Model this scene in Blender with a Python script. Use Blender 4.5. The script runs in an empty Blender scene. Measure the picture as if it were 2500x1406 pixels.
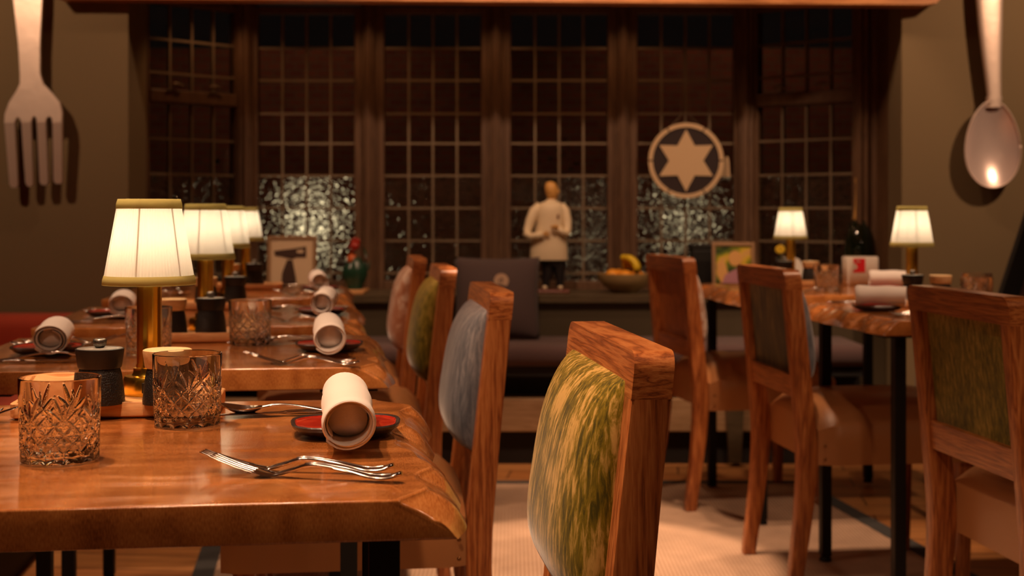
import bpy, bmesh, math, random
from mathutils import Vector, Matrix
random.seed(7)
PI = math.pi
C = bpy.context.scene.collection
sc = bpy.context.scene

# ------------------------------------------------------------------ camera, world, exposure
CAMZ = 1.014
FPX = 3300.0                       # focal length in pixels of the 2500 px wide frame
cd = bpy.data.cameras.new('camera')
cam = bpy.data.objects.new('camera', cd)
C.objects.link(cam)
cam.location = (0, 0, CAMZ)
cam.rotation_euler = (PI / 2, 0, 0)
cd.sensor_width = 36
cd.lens = FPX / 2500 * 36
cd.shift_y = -184 / 2500
cd.clip_start = 0.05
cd.dof.use_dof = True
cd.dof.focus_distance = 1.62
cd.dof.aperture_fstop = 6.5
sc.camera = cam

sc.view_settings.view_transform = 'Standard'
sc.view_settings.look = 'None'
sc.view_settings.gamma = 1
sc.view_settings.use_curve_mapping = False
sc.view_settings.exposure = 0.18

w = bpy.data.worlds.new('night'); sc.world = w; w.use_nodes = True
w.node_tree.nodes['Background'].inputs[0].default_value = (0.05, 0.035, 0.03, 1)
w.node_tree.nodes['Background'].inputs[1].default_value = 0.05

cy = sc.cycles
cy.use_denoising = True
cy.max_bounces = 12
cy.diffuse_bounces = 4
cy.glossy_bounces = 5
cy.transmission_bounces = 12
cy.transparent_max_bounces = 12
cy.sample_clamp_indirect = 8
cy.sample_clamp_direct = 40
cy.blur_glossy = 0.5
cy.caustics_reflective = False
cy.caustics_refractive = True
cy.use_light_tree = True

WARM = (1.0, 0.60, 0.36)
def spot(name, loc, target, power, size_deg, blend=0.4, radius=0.04, color=WARM):
    l = bpy.data.lights.new(name, 'SPOT')
    l.energy = power; l.color = color; l.spot_size = math.radians(size_deg); l.spot_blend = blend
    l.shadow_soft_size = radius
    o = bpy.data.objects.new(name, l); C.objects.link(o)
    o.location = loc
    d = Vector(target) - Vector(loc)
    o.rotation_euler = d.to_track_quat('-Z', 'Y').to_euler()
    return o
# ceiling downlights and added fill spots: position, aim point, power, cone
for loc, aim_, p, cone, bl in (
        ((-0.80, 1.75, 2.5), (-0.30, 1.60, 0.75), 120, 50, .4),
        ((-0.95, 2.75, 2.5), (-0.50, 2.65, 0.75), 75, 55, .4),
        ((-1.05, 3.8, 2.5), (-0.70, 3.7, 0.75), 75, 55, .4),
        ((-1.15, 4.7, 2.5), (-0.85, 4.6, 0.75), 70, 55, .4),
        ((0.14, 3.60, 2.5), (0.20, 3.86, 0.0), 300, 26, .12),
        ((0.80, 4.02, 2.5), (0.80, 4.14, 0.0), 85, 30, .15),
        ((0.55, 2.4, 2.5), (0.62, 3.4, 0.4), 16, 45, .5),
        ((0.95, 4.2, 2.5), (1.05, 4.6, 0.7), 80, 60, .4),
        ((1.50, 3.2, 2.5), (1.25, 3.6, 0.7), 60, 60, .4),
        ((-0.45, 1.3, 2.5), (0.05, 1.8, 0.5), 78, 60, .5),
        ((-2.35, 4.2, 2.5), (-1.85, 5.6, 1.35), 46, 62, .7),
        ((2.55, 4.1, 2.5), (1.95, 5.6, 1.25), 84, 62, .7),
        ((0.05, 4.3, 2.5), (0.15, 6.0, 0.85), 66, 78, .6),
        ((-0.8, 5.0, 2.5), (-0.8, 5.55, 1.9), 14, 110, .6),  # added to brighten the lintel beam, left half
        ((0.8, 5.0, 2.5), (0.8, 5.55, 1.9), 14, 110, .6),  # added likewise for the right half of the lintel
        ((1.05, 4.9, 2.5), (1.5, 5.93, 0.95), 16, 45, .5),  # added to brighten the champagne bottle in its corner
        ((-1.2, 0.3, 2.5), (-0.8, 1.6, 0.75), 12, 70, .6),  # added fill from the camera side, left
        ((1.4, 0.6, 2.5), (1.1, 2.6, 0.6), 14, 70, .6),  # added fill from the camera side, right
        ((-2.3, 2.2, 2.5), (-1.4, 2.6, 0.6), 30, 80, .6)):
    spot('ceiling_or_fill_spot', loc, aim_, p, cone, bl)
spot('ceiling_or_fill_spot', (-0.9, 0.6, 2.45), (-0.9, 0.75, 0), 24, 120, 1.0, .05)  # broad soft fill added near the camera
spot('ceiling_or_fill_spot', (1.2, 1.4, 2.45), (1.2, 1.5, 0), 26, 120, 1.0, .05)  # second broad fill, added on the right

# ------------------------------------------------------------------ materials
def mat(name):
    m = bpy.data.materials.new(name); m.use_nodes = True
    nt = m.node_tree; b = nt.nodes['Principled BSDF']
    return m, nt, b
def plain(name, col, rough=0.5, metal=0.0, bump=0, bscale=200, coat=0, spec=0.5, sheen=0, trans=0, ior=1.45):
    m, nt, b = mat(name)
    b.inputs['Base Color'].default_value = (*col, 1)
    b.inputs['Roughness'].default_value = rough
    b.inputs['Metallic'].default_value = metal
    b.inputs['Coat Weight'].default_value = coat
    b.inputs['Specular IOR Level'].default_value = spec
    b.inputs['Sheen Weight'].default_value = sheen
    b.inputs['Transmission Weight'].default_value = trans
    b.inputs['IOR'].default_value = ior
    tc = nt.nodes.new('ShaderNodeTexCoord')
    n = nt.nodes.new('ShaderNodeTexNoise'); n.inputs['Scale'].default_value = bscale
    nt.links.new(tc.outputs['Object'], n.inputs['Vector'])
    if bump:
        bp = nt.nodes.new('ShaderNodeBump'); bp.inputs['Strength'].default_value = bump
        bp.inputs['Distance'].default_value = 0.002
        nt.links.new(n.outputs['Fac'], bp.inputs['Height'])
        nt.links.new(bp.outputs['Normal'], b.inputs['Normal'])
    return m
def ramp(nt, pts):
    r = nt.nodes.new('ShaderNodeValToRGB')
    e = r.color_ramp.elements
    e[0].position, e[0].color = pts[0][0], (*pts[0][1], 1)
    e[1].position, e[1].color = pts[-1][0], (*pts[-1][1], 1)
    for p, c in pts[1:-1]:
        x = e.new(p); x.color = (*c, 1)
    return r
def mapping(nt, scale, rot=(0, 0, 0), coord='Object'):
    tc = nt.nodes.new('ShaderNodeTexCoord'); mp = nt.nodes.new('ShaderNodeMapping')
    mp.inputs['Scale'].default_value = scale; mp.inputs['Rotation'].default_value = rot
    nt.links.new(tc.outputs[coord], mp.inputs['Vector'])
    return mp
def wood(name, dark, mid, light, stretch, rough=0.38, coat=0.0, grain=1.0, bump=0.15, fine=1.0, spec=0.5):
    """stretch = mapping scale: small number along the grain"""
    m, nt, b = mat(name)
    mp = mapping(nt, stretch)
    n1 = nt.nodes.new('ShaderNodeTexNoise'); n1.inputs['Scale'].default_value = 2.2 * grain
    n1.inputs['Detail'].default_value = 2; n1.inputs['Distortion'].default_value = 0.15
    nt.links.new(mp.outputs[0], n1.inputs['Vector'])
    mu = nt.nodes.new('ShaderNodeMath'); mu.operation = 'MULTIPLY'; mu.inputs[1].default_value = 9
    nt.links.new(n1.outputs['Fac'], mu.inputs[0])
    fr = nt.nodes.new('ShaderNodeMath'); fr.operation = 'PINGPONG'; fr.inputs[1].default_value = 1
    nt.links.new(mu.outputs[0], fr.inputs[0])
    n2 = nt.nodes.new('ShaderNodeTexNoise'); n2.inputs['Scale'].default_value = 26 * fine
    n2.inputs['Detail'].default_value = 4
    nt.links.new(mp.outputs[0], n2.inputs['Vector'])
    mx = nt.nodes.new('ShaderNodeMix'); mx.inputs[0].default_value = 0.55
    nt.links.new(fr.outputs[0], mx.inputs[2]); nt.links.new(n2.outputs['Fac'], mx.inputs[3])
    r = ramp(nt, [(0.2, dark), (0.48, mid), (0.8, light)])
    nt.links.new(mx.outputs[0], r.inputs[0])
    nt.links.new(r.outputs[0], b.inputs['Base Color'])
    b.inputs['Roughness'].default_value = rough
    b.inputs['Coat Weight'].default_value = coat; b.inputs['Coat Roughness'].default_value = 0.2
    b.inputs['Specular IOR Level'].default_value = spec
    bp = nt.nodes.new('ShaderNodeBump'); bp.inputs['Strength'].default_value = bump; bp.inputs['Distance'].default_value = 0.001
    nt.links.new(n2.outputs['Fac'], bp.inputs['Height']); nt.links.new(bp.outputs['Normal'], b.inputs['Normal'])
    return m
def velvet(name, dark, mid, light, scale=(60, 60, 9), sheen=0.4, contrast=(0.36, 0.5, 0.64), big=6):
    m, nt, b = mat(name)
    mp = mapping(nt, scale)
    n = nt.nodes.new('ShaderNodeTexNoise'); n.inputs['Scale'].default_value = 1; n.inputs['Detail'].default_value = 5
    n.inputs['Roughness'].default_value = 0.65; n.inputs['Distortion'].default_value = 0.5
    nt.links.new(mp.outputs[0], n.inputs['Vector'])
    mp2 = mapping(nt, (big, big, big * 0.7))
    n2 = nt.nodes.new('ShaderNodeTexNoise'); n2.inputs['Scale'].default_value = 1; n2.inputs['Detail'].default_value = 2
    nt.links.new(mp2.outputs[0], n2.inputs['Vector'])
    mx = nt.nodes.new('ShaderNodeMix'); mx.inputs[0].default_value = 0.4
    nt.links.new(n.outputs['Fac'], mx.inputs[2]); nt.links.new(n2.outputs['Fac'], mx.inputs[3])
    r = ramp(nt, [(contrast[0], dark), (contrast[1], mid), (contrast[2], light)])
    nt.links.new(mx.outputs[0], r.inputs[0]); nt.links.new(r.outputs[0], b.inputs['Base Color'])
    b.inputs['Roughness'].default_value = 0.8; b.inputs['Sheen Weight'].default_value = sheen
    b.inputs['Sheen Roughness'].default_value = 0.35; b.inputs['Specular IOR Level'].default_value = 0.2
    bp = nt.nodes.new('ShaderNodeBump'); bp.inputs['Strength'].default_value = 0.25; bp.inputs['Distance'].default_value = 0.001
    nt.links.new(n.outputs['Fac'], bp.inputs['Height']); nt.links.new(bp.outputs['Normal'], b.inputs['Normal'])
    return m

CD, CM, CL = (0.15, 0.038, 0.010), (0.36, 0.108, 0.027), (0.52, 0.20, 0.06)
M = {}
M['oak_z'] = wood('oak_upright', CD, CM, CL, (30, 30, 2.0), 0.36, coat=0.15)
M['oak_y'] = wood('oak_rail', CD, CM, CL, (11, 2.0, 46), 0.33, coat=0.2)
M['oak_pale'] = wood('oak_rail_face', (0.42, 0.22, 0.10), (0.58, 0.33, 0.16), (0.66, 0.42, 0.22), (30, 3.0, 60), 0.45)
M['board'] = wood('tray_wood', (0.55, 0.25, 0.09), (0.66, 0.33, 0.13), (0.74, 0.42, 0.19), (3, 30, 30), 0.4)
M['lid_wood'] = wood('beech_lid', (0.70, 0.45, 0.2), (0.78, 0.52, 0.26), (0.82, 0.58, 0.32), (3, 20, 20), 0.45)
M['frame_wood'] = wood('window_wood', (0.085, 0.042, 0.02), (0.12, 0.06, 0.029), (0.15, 0.08, 0.04), (20, 20, 1.5), 0.5)
M['sill_wood'] = wood('sill_paint', (0.07, 0.05, 0.028), (0.09, 0.065, 0.036), (0.11, 0.08, 0.045), (2, 20, 20), 0.4)
M['lintel'] = wood('lintel_wood', (0.4, 0.15, 0.05), (0.6, 0.25, 0.08), (0.7, 0.32, 0.12), (1.5, 20, 20), 0.5)
M['bench_wood'] = wood('bench_plank', (0.30, 0.18, 0.09), (0.40, 0.25, 0.13), (0.46, 0.30, 0.17), (1.5, 20, 20), 0.5)
# tabletop: oak with fine ray flecks and a hand-worked, slightly wavy varnish
def table_material():
    m, nt, b = mat('tabletop_oak')
    mp = mapping(nt, (26, 2.0, 14))
    n1 = nt.nodes.new('ShaderNodeTexNoise'); n1.inputs['Scale'].default_value = 1.0; n1.inputs['Detail'].default_value = 4
    n1.inputs['Distortion'].default_value = 0.2
    nt.links.new(mp.outputs[0], n1.inputs['Vector'])
    mp2 = mapping(nt, (900, 110, 200))
    n2 = nt.nodes.new('ShaderNodeTexNoise'); n2.inputs['Scale'].default_value = 1; n2.inputs['Detail'].default_value = 2
    nt.links.new(mp2.outputs[0], n2.inputs['Vector'])
    mp3 = mapping(nt, (5, 5, 5))
    n3 = nt.nodes.new('ShaderNodeTexNoise'); n3.inputs['Scale'].default_value = 1; n3.inputs['Detail'].default_value = 3
    nt.links.new(mp3.outputs[0], n3.inputs['Vector'])
    a = nt.nodes.new('ShaderNodeMix'); a.inputs[0].default_value = 0.5
    nt.links.new(n1.outputs['Fac'], a.inputs[2]); nt.links.new(n2.outputs['Fac'], a.inputs[3])
    a2 = nt.nodes.new('ShaderNodeMix'); a2.inputs[0].default_value = 0.35
    nt.links.new(a.outputs[0], a2.inputs[2]); nt.links.new(n3.outputs['Fac'], a2.inputs[3])
    r = ramp(nt, [(0.38, (0.20, 0.055, 0.012)), (0.5, (0.42, 0.145, 0.035)), (0.62, (0.58, 0.24, 0.07))])
    nt.links.new(a2.outputs[0], r.inputs[0]); nt.links.new(r.outputs[0], b.inputs['Base Color'])
    rr = nt.nodes.new('ShaderNodeMapRange'); rr.inputs[3].default_value = 0.13; rr.inputs[4].default_value = 0.26
    nt.links.new(n2.outputs['Fac'], rr.inputs[0]); nt.links.new(rr.outputs[0], b.inputs['Roughness'])
    b.inputs['Coat Weight'].default_value = 0.9; b.inputs['Coat Roughness'].default_value = 0.12
    mp4 = mapping(nt, (4, 17, .5))
    n4 = nt.nodes.new('ShaderNodeTexNoise'); n4.inputs['Scale'].default_value = 1; n4.inputs['Detail'].default_value = 1
    nt.links.new(mp4.outputs[0], n4.inputs['Vector'])
    bp = nt.nodes.new('ShaderNodeBump'); bp.inputs['Strength'].default_value = 1.0; bp.inputs['Distance'].default_value = 0.011
    nt.links.new(n4.outputs['Fac'], bp.inputs['Height'])
    bp2 = nt.nodes.new('ShaderNodeBump'); bp2.inputs['Strength'].default_value = 0.35; bp2.inputs['Distance'].default_value = 0.0006
    nt.links.new(n2.outputs['Fac'], bp2.inputs['Height']); nt.links.new(bp.outputs['Normal'], bp2.inputs['Normal'])
    nt.links.new(bp2.outputs['Normal'], b.inputs['Normal'])
    return m
M['table'] = table_material()
M['green_velvet'] = velvet('green_gold_velvet', (0.06, 0.05, 0.001), (0.20, 0.145, 0.004), (0.56, 0.36, 0.10), (110, 140, 24), contrast=(0.41, 0.495, 0.58), big=16)
M['olive_velvet'] = velvet('olive_velvet', (0.08, 0.065, 0.003), (0.19, 0.14, 0.008), (0.38, 0.26, 0.045), (110, 120, 34), contrast=(.4,.5,.6))
M['blue_velvet'] = velvet('blue_grey_velvet', (0.085, 0.095, 0.12), (0.165, 0.172, 0.20), (0.33, 0.32, 0.34), (80, 120, 16), contrast=(.38,.5,.62))
M['pink_fabric'] = velvet('pink_patterned_fabric', (0.36, 0.14, 0.07), (0.50, 0.27, 0.17), (0.66, 0.50, 0.40), (30, 30, 26), contrast=(0.42, 0.5, 0.58))
M['white_pattern'] = velvet('cream_patterned_fabric', (0.40, 0.18, 0.10), (0.62, 0.45, 0.35), (0.75, 0.66, 0.58), (40, 40, 40), contrast=(0.40, 0.48, 0.56))
M['moss_pattern'] = velvet('moss_brown_pattern_fabric', (0.025, 0.024, 0.018), (0.07, 0.058, 0.022), (0.17, 0.12, 0.045), (44, 44, 9), contrast=(0.4, 0.5, 0.6))
M['leather'] = plain('tan_leather', (0.40, 0.175, 0.065), 0.3, bump=0.12, bscale=500, coat=0.1)
M['leather_dark'] = plain('brown_leather', (0.50, 0.27, 0.10), 0.4, bump=0.12, bscale=500)
M['tack'] = plain('brass_tack', (0.25, 0.12, 0.05), 0.35, 1)
M['black_metal'] = plain('black_metal', (0.018, 0.017, 0.016), 0.5, 0.6, bump=0.05)
M['steel'] = plain('polished_steel', (0.62, 0.57, 0.55), 0.10, 1)
M['brass'] = plain('polished_brass', (0.98, 0.60, 0.08), 0.27, 1)
M['black'] = plain('matt_black', (0.012, 0.012, 0.012), 0.45)
M['black_body'] = plain('black_cast_body', (0.014, 0.013, 0.012), 0.42, bump=1.0, bscale=500)
M['gun'] = plain('gunmetal', (0.28, 0.26, 0.23), 0.35, 1)
M['mill_top'] = plain('grated_metal_top', (0.5, 0.48, 0.44), 0.35, 1, bump=1.0, bscale=900)
M['napkin'] = plain('white_linen', (0.80, 0.74, 0.70), 0.85, bump=0.2, bscale=900, sheen=0.2)
M['red_glaze'] = velvet('red_glaze', (0.20, 0.012, 0.006), (0.36, 0.022, 0.010), (0.50, 0.05, 0.015), (40, 40, 40), sheen=0)
M['red_glaze'].node_tree.nodes['Principled BSDF'].inputs['Roughness'].default_value = 0.12
M['red_glaze'].node_tree.nodes['Principled BSDF'].inputs['Specular IOR Level'].default_value = 0.5
M['stoneware'] = plain('black_stoneware', (0.03, 0.022, 0.02), 0.3, bump=0.2, bscale=200)
M['wall'] = plain('taupe_wall_paint', (0.20, 0.142, 0.072), 0.85, bump=0.05, bscale=60)
M['wall_low'] = plain('side_wall_paint', (0.20, 0.14, 0.09), 0.85, bump=0.05, bscale=60)
M['ceiling'] = plain('ceiling_paint', (0.5, 0.38, 0.26), 0.9, bump=0.05, bscale=60)
M['dark_panel'] = plain('dark_olive_panel', (0.075, 0.055, 0.03), 0.55, bump=0.05, bscale=60)
M['plinth'] = plain('black_plinth', (0.01, 0.008, 0.007), 0.7)
M['red_fabric'] = plain('red_upholstery', (0.50, 0.055, 0.018), 0.8, bump=0.3, bscale=300, sheen=0.2)
M['mauve_cushion'] = plain('mauve_brown_seat_fabric', (0.09, 0.05, 0.048), 0.9, bump=0.3, bscale=120, sheen=0.2)
M['grey_cushion'] = plain('grey_linen', (0.07, 0.045, 0.044), 0.9, bump=0.3, bscale=300, sheen=0.1)
M['beige'] = plain('beige_print', (0.45, 0.30, 0.2), 0.8)
M['silver_deco'] = plain('aged_silver', (0.86, 0.70, 0.60), 0.40, .6, bump=0.5, bscale=14)
M['silver_bowl'] = plain('pink_silver', (0.88, 0.72, 0.68), 0.26, .45, bump=0.15, bscale=12)
M['coat_white'] = plain('painted_white_wood', (0.76, 0.62, 0.42), 0.5, bump=0.1, bscale=60)
M['skin_paint'] = plain('painted_ochre_skin', (0.62, 0.33, 0.09), 0.45, bump=0.1, bscale=60)
M['trouser'] = plain('painted_black', (0.012, 0.010, 0.012), 0.4)
M['base_red'] = plain('painted_red_brown', (0.18, 0.035, 0.015), 0.3)
M['bowl_clay'] = plain('olive_stoneware', (0.36, 0.25, 0.11), 0.45, bump=0.2, bscale=30)
M['banana'] = plain('banana_skin', (0.72, 0.50, 0.02), 0.45)
M['banana_tip'] = plain('banana_tip', (0.06, 0.05, 0.01), 0.6)
M['orange'] = plain('orange_peel', (0.80, 0.32, 0.02), 0.45, bump=0.5, bscale=250)
M['star_wood'] = plain('pale_plywood', (0.70, 0.50, 0.30), 0.6, bump=0.1, bscale=50)
M['star_back'] = plain('dark_plum_backing', (0.03, 0.016, 0.016), 0.6)
M['gold_foil'] = plain('gold_foil', (0.80, 0.46, 0.14), 0.4, .3, bump=0.8, bscale=60)
M['bottle_glass'] = plain('dark_green_bottle_glass', (0.006, 0.010, 0.004), 0.08, coat=0.5)
M['white_enamel'] = plain('white_enamel', (0.75, 0.68, 0.60), 0.35)
M['label_red'] = plain('red_print', (0.75, 0.02, 0.03), 0.5)
M['label_pale'] = plain('pale_print', (0.62, 0.54, 0.46), 0.5)
M['photo_frame'] = plain('bronze_photo_frame', (0.40, 0.24, 0.13), 0.35, 0.4)
M['photo_mat'] = plain('cream_mount', (0.62, 0.45, 0.29), 0.7)
M['photo_ink'] = plain('brown_ink', (0.045, 0.018, 0.010), 0.7)
M['green_glaze'] = plain('dark_green_glaze', (0.012, 0.045, 0.025), 0.25)
M['rooster_red'] = plain('red_glaze_comb', (0.32, 0.02, 0.01), 0.35)
M['rooster_orange'] = plain('orange_red_glaze', (0.50, 0.10, 0.02), 0.35)
M['leaf'] = plain('leaf_green', (0.05, 0.09, 0.03), 0.55)
M['flower'] = plain('yellow_petal', (0.7, 0.45, 0.02), 0.6)
M['lead'] = plain('lead_came', (0.23, 0.17, 0.11), 0.45, 0.3)
M['candle'] = plain('black_lacquer', (0.008, 0.007, 0.006), 0.5)

def glass_mat(name, bump=0, scale=40, col=(1, 1, 1), ior=1.45, rough=0.0, stretch=(1, 1, 1), dist=0.02):
    m = bpy.data.materials.new(name); m.use_nodes = True; nt = m.node_tree
    nt.nodes.clear()
    out = nt.nodes.new('ShaderNodeOutputMaterial'); g = nt.nodes.new('ShaderNodeBsdfGlass')
    g.inputs['Color'].default_value = (*col, 1); g.inputs['IOR'].default_value = ior; g.inputs['Roughness'].default_value = rough
    nt.links.new(g.outputs[0], out.inputs[0])
    if bump:
        mp = mapping(nt, stretch)
        n = nt.nodes.new('ShaderNodeTexNoise'); n.inputs['Scale'].default_value = scale; n.inputs['Detail'].default_value = 1.5
        n.inputs['Distortion'].default_value = 0.6
        nt.links.new(mp.outputs[0], n.inputs['Vector'])
        bp = nt.nodes.new('ShaderNodeBump'); bp.inputs['Strength'].default_value = bump; bp.inputs['Distance'].default_value = dist
        nt.links.new(n.outputs['Fac'], bp.inputs['Height']); nt.links.new(bp.outputs['Normal'], g.inputs['Normal'])
    return m
M['glass'] = glass_mat('clear_cut_glass', ior=1.5)
M['pane'] = glass_mat('window_pane_glass', ior=1.45, col=(0.9, 0.9, 0.88))
M['rippled'] = glass_mat('rippled_obscure_glass', bump=1.0, scale=34, ior=1.5, col=(0.95, 0.95, 0.9), stretch=(1, 1, 1.4), dist=0.017, rough=0.02)

def fabric_shade(name, col, tw=0.6):
    m = bpy.data.materials.new(name); m.use_nodes = True; nt = m.node_tree; nt.nodes.clear()
    out = nt.nodes.new('ShaderNodeOutputMaterial')
    d = nt.nodes.new('ShaderNodeBsdfDiffuse'); t = nt.nodes.new('ShaderNodeBsdfTranslucent')
    d.inputs[0].default_value = (*col, 1); t.inputs[0].default_value = (*col, 1)
    mx = nt.nodes.new('ShaderNodeMixShader'); mx.inputs[0].default_value = tw
    nt.links.new(d.outputs[0], mx.inputs[1]); nt.links.new(t.outputs[0], mx.inputs[2]); nt.links.new(mx.outputs[0], out.inputs[0])
    return m
M['shade'] = fabric_shade('pleated_cream_silk', (0.82, 0.77, 0.66), 0.45)
M['shade_trim'] = fabric_shade('olive_yellow_trim', (0.42, 0.36, 0.13), 0.3)
M['shade_rib'] = plain('shade_wire', (0.10, 0.07, 0.04), 0.6)
def emit(name, col, s):
    m = bpy.data.materials.new(name); m.use_nodes = True; nt = m.node_tree; nt.nodes.clear()
    out = nt.nodes.new('ShaderNodeOutputMaterial'); e = nt.nodes.new('ShaderNodeEmission')
    e.inputs[0].default_value = (*col, 1); e.inputs[1].default_value = s
    nt.links.new(e.outputs[0], out.inputs[0]); return m
M['bulb'] = emit('lit_bulb', (1, 0.78, 0.52), 6)
M['lantern'] = emit('lit_lantern_globe', (1, 0.80, 0.50), 2.6)

def rug_material():
    m, nt, b = mat('woven_sisal')
    mp = mapping(nt, (1, 1, 1), (0, 0, PI / 4))
    v = nt.nodes.new('ShaderNodeTexChecker'); v.inputs['Scale'].default_value = 120
    nt.links.new(mp.outputs[0], v.inputs['Vector'])
    v.inputs[1].default_value = (0.60, 0.42, 0.30, 1); v.inputs[2].default_value = (0.34, 0.21, 0.13, 1)
    n = nt.nodes.new('ShaderNodeTexNoise'); n.inputs['Scale'].default_value = 9
    nt.links.new(mp.outputs[0], n.inputs['Vector'])
    mx = nt.nodes.new('ShaderNodeMix'); mx.data_type = 'RGBA'; mx.blend_type = 'MULTIPLY'; mx.inputs[0].default_value = 0.4
    nt.links.new(v.outputs[0], mx.inputs[6]); nt.links.new(n.outputs['Fac'], mx.inputs[7])
    nt.links.new(mx.outputs[2], b.inputs['Base Color'])
    b.inputs['Roughness'].default_value = 0.95
    bp = nt.nodes.new('ShaderNodeBump'); bp.inputs['Strength'].default_value = 0.5; bp.inputs['Distance'].default_value = 0.002
    nt.links.new(v.outputs['Fac'], bp.inputs['Height']); nt.links.new(bp.outputs['Normal'], b.inputs['Normal'])
    return m
M['rug'] = rug_material()
M['rug_border'] = plain('charcoal_binding', (0.045, 0.045, 0.045), 0.9, bump=0.4, bscale=500)
def floor_material():
    m, nt, b = mat('oak_floor_boards')
    mp = mapping(nt, (1, 1, 1), (0, 0, math.radians(7)))
    br = nt.nodes.new('ShaderNodeTexBrick'); br.inputs['Scale'].default_value = 1
    br.inputs['Brick Width'].default_value = 1.3; br.inputs['Row Height'].default_value = 0.16; br.inputs['Mortar Size'].default_value = 0.003
    br.inputs[1].default_value = (0.42, 0.17, 0.05, 1); br.inputs[2].default_value = (0.52, 0.24, 0.08, 1); br.inputs[3].default_value = (0.05, 0.02, 0.01, 1)
    nt.links.new(mp.outputs[0], br.inputs['Vector'])
    mp2 = mapping(nt, (3, 40, 3), (0, 0, math.radians(7)))
    n = nt.nodes.new('ShaderNodeTexNoise'); n.inputs['Scale'].default_value = 1; n.inputs['Detail'].default_value = 5
    nt.links.new(mp2.outputs[0], n.inputs['Vector'])
    r = ramp(nt, [(0.3, (0.5, 0.45, 0.4)), (0.7, (1, 1, 1))]); nt.links.new(n.outputs['Fac'], r.inputs[0])
    mx = nt.nodes.new('ShaderNodeMix'); mx.data_type = 'RGBA'; mx.blend_type = 'MULTIPLY'; mx.inputs[0].default_value = 0.8
    nt.links.new(br.outputs[0], mx.inputs[6]); nt.links.new(r.outputs[0], mx.inputs[7])
    nt.links.new(mx.outputs[2], b.inputs['Base Color']); b.inputs['Roughness'].default_value = 0.4
    return m
M['floor'] = floor_material()
def brick_material():
    m, nt, b = mat('red_brick')
    mp = mapping(nt, (1, 1, 1), (PI / 2, 0, 0))
    br = nt.nodes.new('ShaderNodeTexBrick'); br.inputs['Scale'].default_value = 4.5
    br.inputs[1].default_value = (0.30, 0.09, 0.05, 1); br.inputs[2].default_value = (0.22, 0.06, 0.04, 1); br.inputs[3].default_value = (0.2, 0.15, 0.1, 1)
    nt.links.new(mp.outputs[0], br.inputs['Vector']); nt.links.new(br.outputs[0], b.inputs['Base Color'])
    b.inputs['Roughness'].default_value = 0.9
    return m
M['brick'] = brick_material()
def picture_material():
    m, nt, b = mat('garden_photograph')
    mp = mapping(nt, (14, 14, 14))
    n = nt.nodes.new('ShaderNodeTexNoise'); n.inputs['Scale'].default_value = 1; n.inputs['Detail'].default_value = 1
    nt.links.new(mp.outputs[0], n.inputs['Vector'])
    r = ramp(nt, [(0.36, (0.04, 0.07, 0.01)), (0.48, (0.22, 0.26, 0.02)), (0.56, (0.62, 0.42, 0.03)), (0.66, (0.62, 0.36, 0.12))])
    nt.links.new(n.outputs['Fac'], r.inputs[0]); nt.links.new(r.outputs[0], b.inputs['Base Color']); b.inputs['Roughness'].default_value = 0.3
    return m
M['garden_print'] = picture_material()
M['print_skin'] = plain('printed_peach', (0.66, 0.36, 0.12), 0.3)
M['print_lilac'] = plain('printed_lilac', (0.42, 0.20, 0.25), 0.3)
def canvas_material():
    m, nt, b = mat('painted_canvas')
    mp = mapping(nt, (2, 2, 3))
    n = nt.nodes.new('ShaderNodeTexNoise'); n.inputs['Scale'].default_value = 2; n.inputs['Detail'].default_value = 2
    nt.links.new(mp.outputs[0], n.inputs['Vector'])
    r = ramp(nt, [(0.4, (0.10, 0.10, 0.16)), (0.5, (0.22, 0.12, 0.09)), (0.6, (0.5, 0.2, 0.06))])
    nt.links.new(n.outputs['Fac'], r.inputs[0]); nt.links.new(r.outputs[0], b.inputs['Base Color']); b.inputs['Roughness'].default_value = 0.6
    return m
M['canvas'] = canvas_material()

# ------------------------------------------------------------------ helpers
def obj(name, bm, material, parent=None, smooth=False, angle=None):
    bmesh.ops.recalc_face_normals(bm, faces=bm.faces)
    me = bpy.data.meshes.new(name); bm.to_mesh(me); bm.free()
    me.materials.append(material)
    if smooth:
        me.polygons.foreach_set('use_smooth', [True] * len(me.polygons))
        if angle is not None:
            me.set_sharp_from_angle(angle=math.radians(angle))
    o = bpy.data.objects.new(name, me); C.objects.link(o)
    if parent: o.parent = parent
    return o
def tag(o, label=None, cat=None, group=None, kind=None):
    if label: o['label'] = label
    if cat: o['category'] = cat
    if group: o['group'] = group
    if kind: o['kind'] = kind
    return o
def thing(name, loc, rz=0, label=None, cat=None, group=None, kind=None):
    o = bpy.data.objects.new(name, None); C.objects.link(o); o.empty_display_size = 0.05
    o.location = loc; o.rotation_euler = (0, 0, rz)
    return tag(o, label, cat, group, kind)
def copy_tree(o, loc, rz=None, label=None, group=None, scale=None):
    r = o.copy(); C.objects.link(r); r.location = loc
    if rz is not None: r.rotation_euler = (0, 0, rz)
    if label: r['label'] = label
    if group: r['group'] = group
    if scale: r.scale = scale
    for ch in list(o.children):
        c = ch.copy(); C.objects.link(c); c.parent = r
        for g in list(ch.children):
            d = g.copy(); C.objects.link(d); d.parent = c
    return r
def loft(bm, rings, cap=True, closed=True):
    vs = [[bm.verts.new(p) for p in r] for r in rings]
    n = len(rings[0])
    for a, b in zip(vs[:-1], vs[1:]):
        for i in range(n if closed else n - 1):
            j = (i + 1) % n
            bm.faces.new((a[i], a[j], b[j], b[i]))
    if cap:
        bm.faces.new(vs[0][::-1]); bm.faces.new(vs[-1])
    return vs
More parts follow.
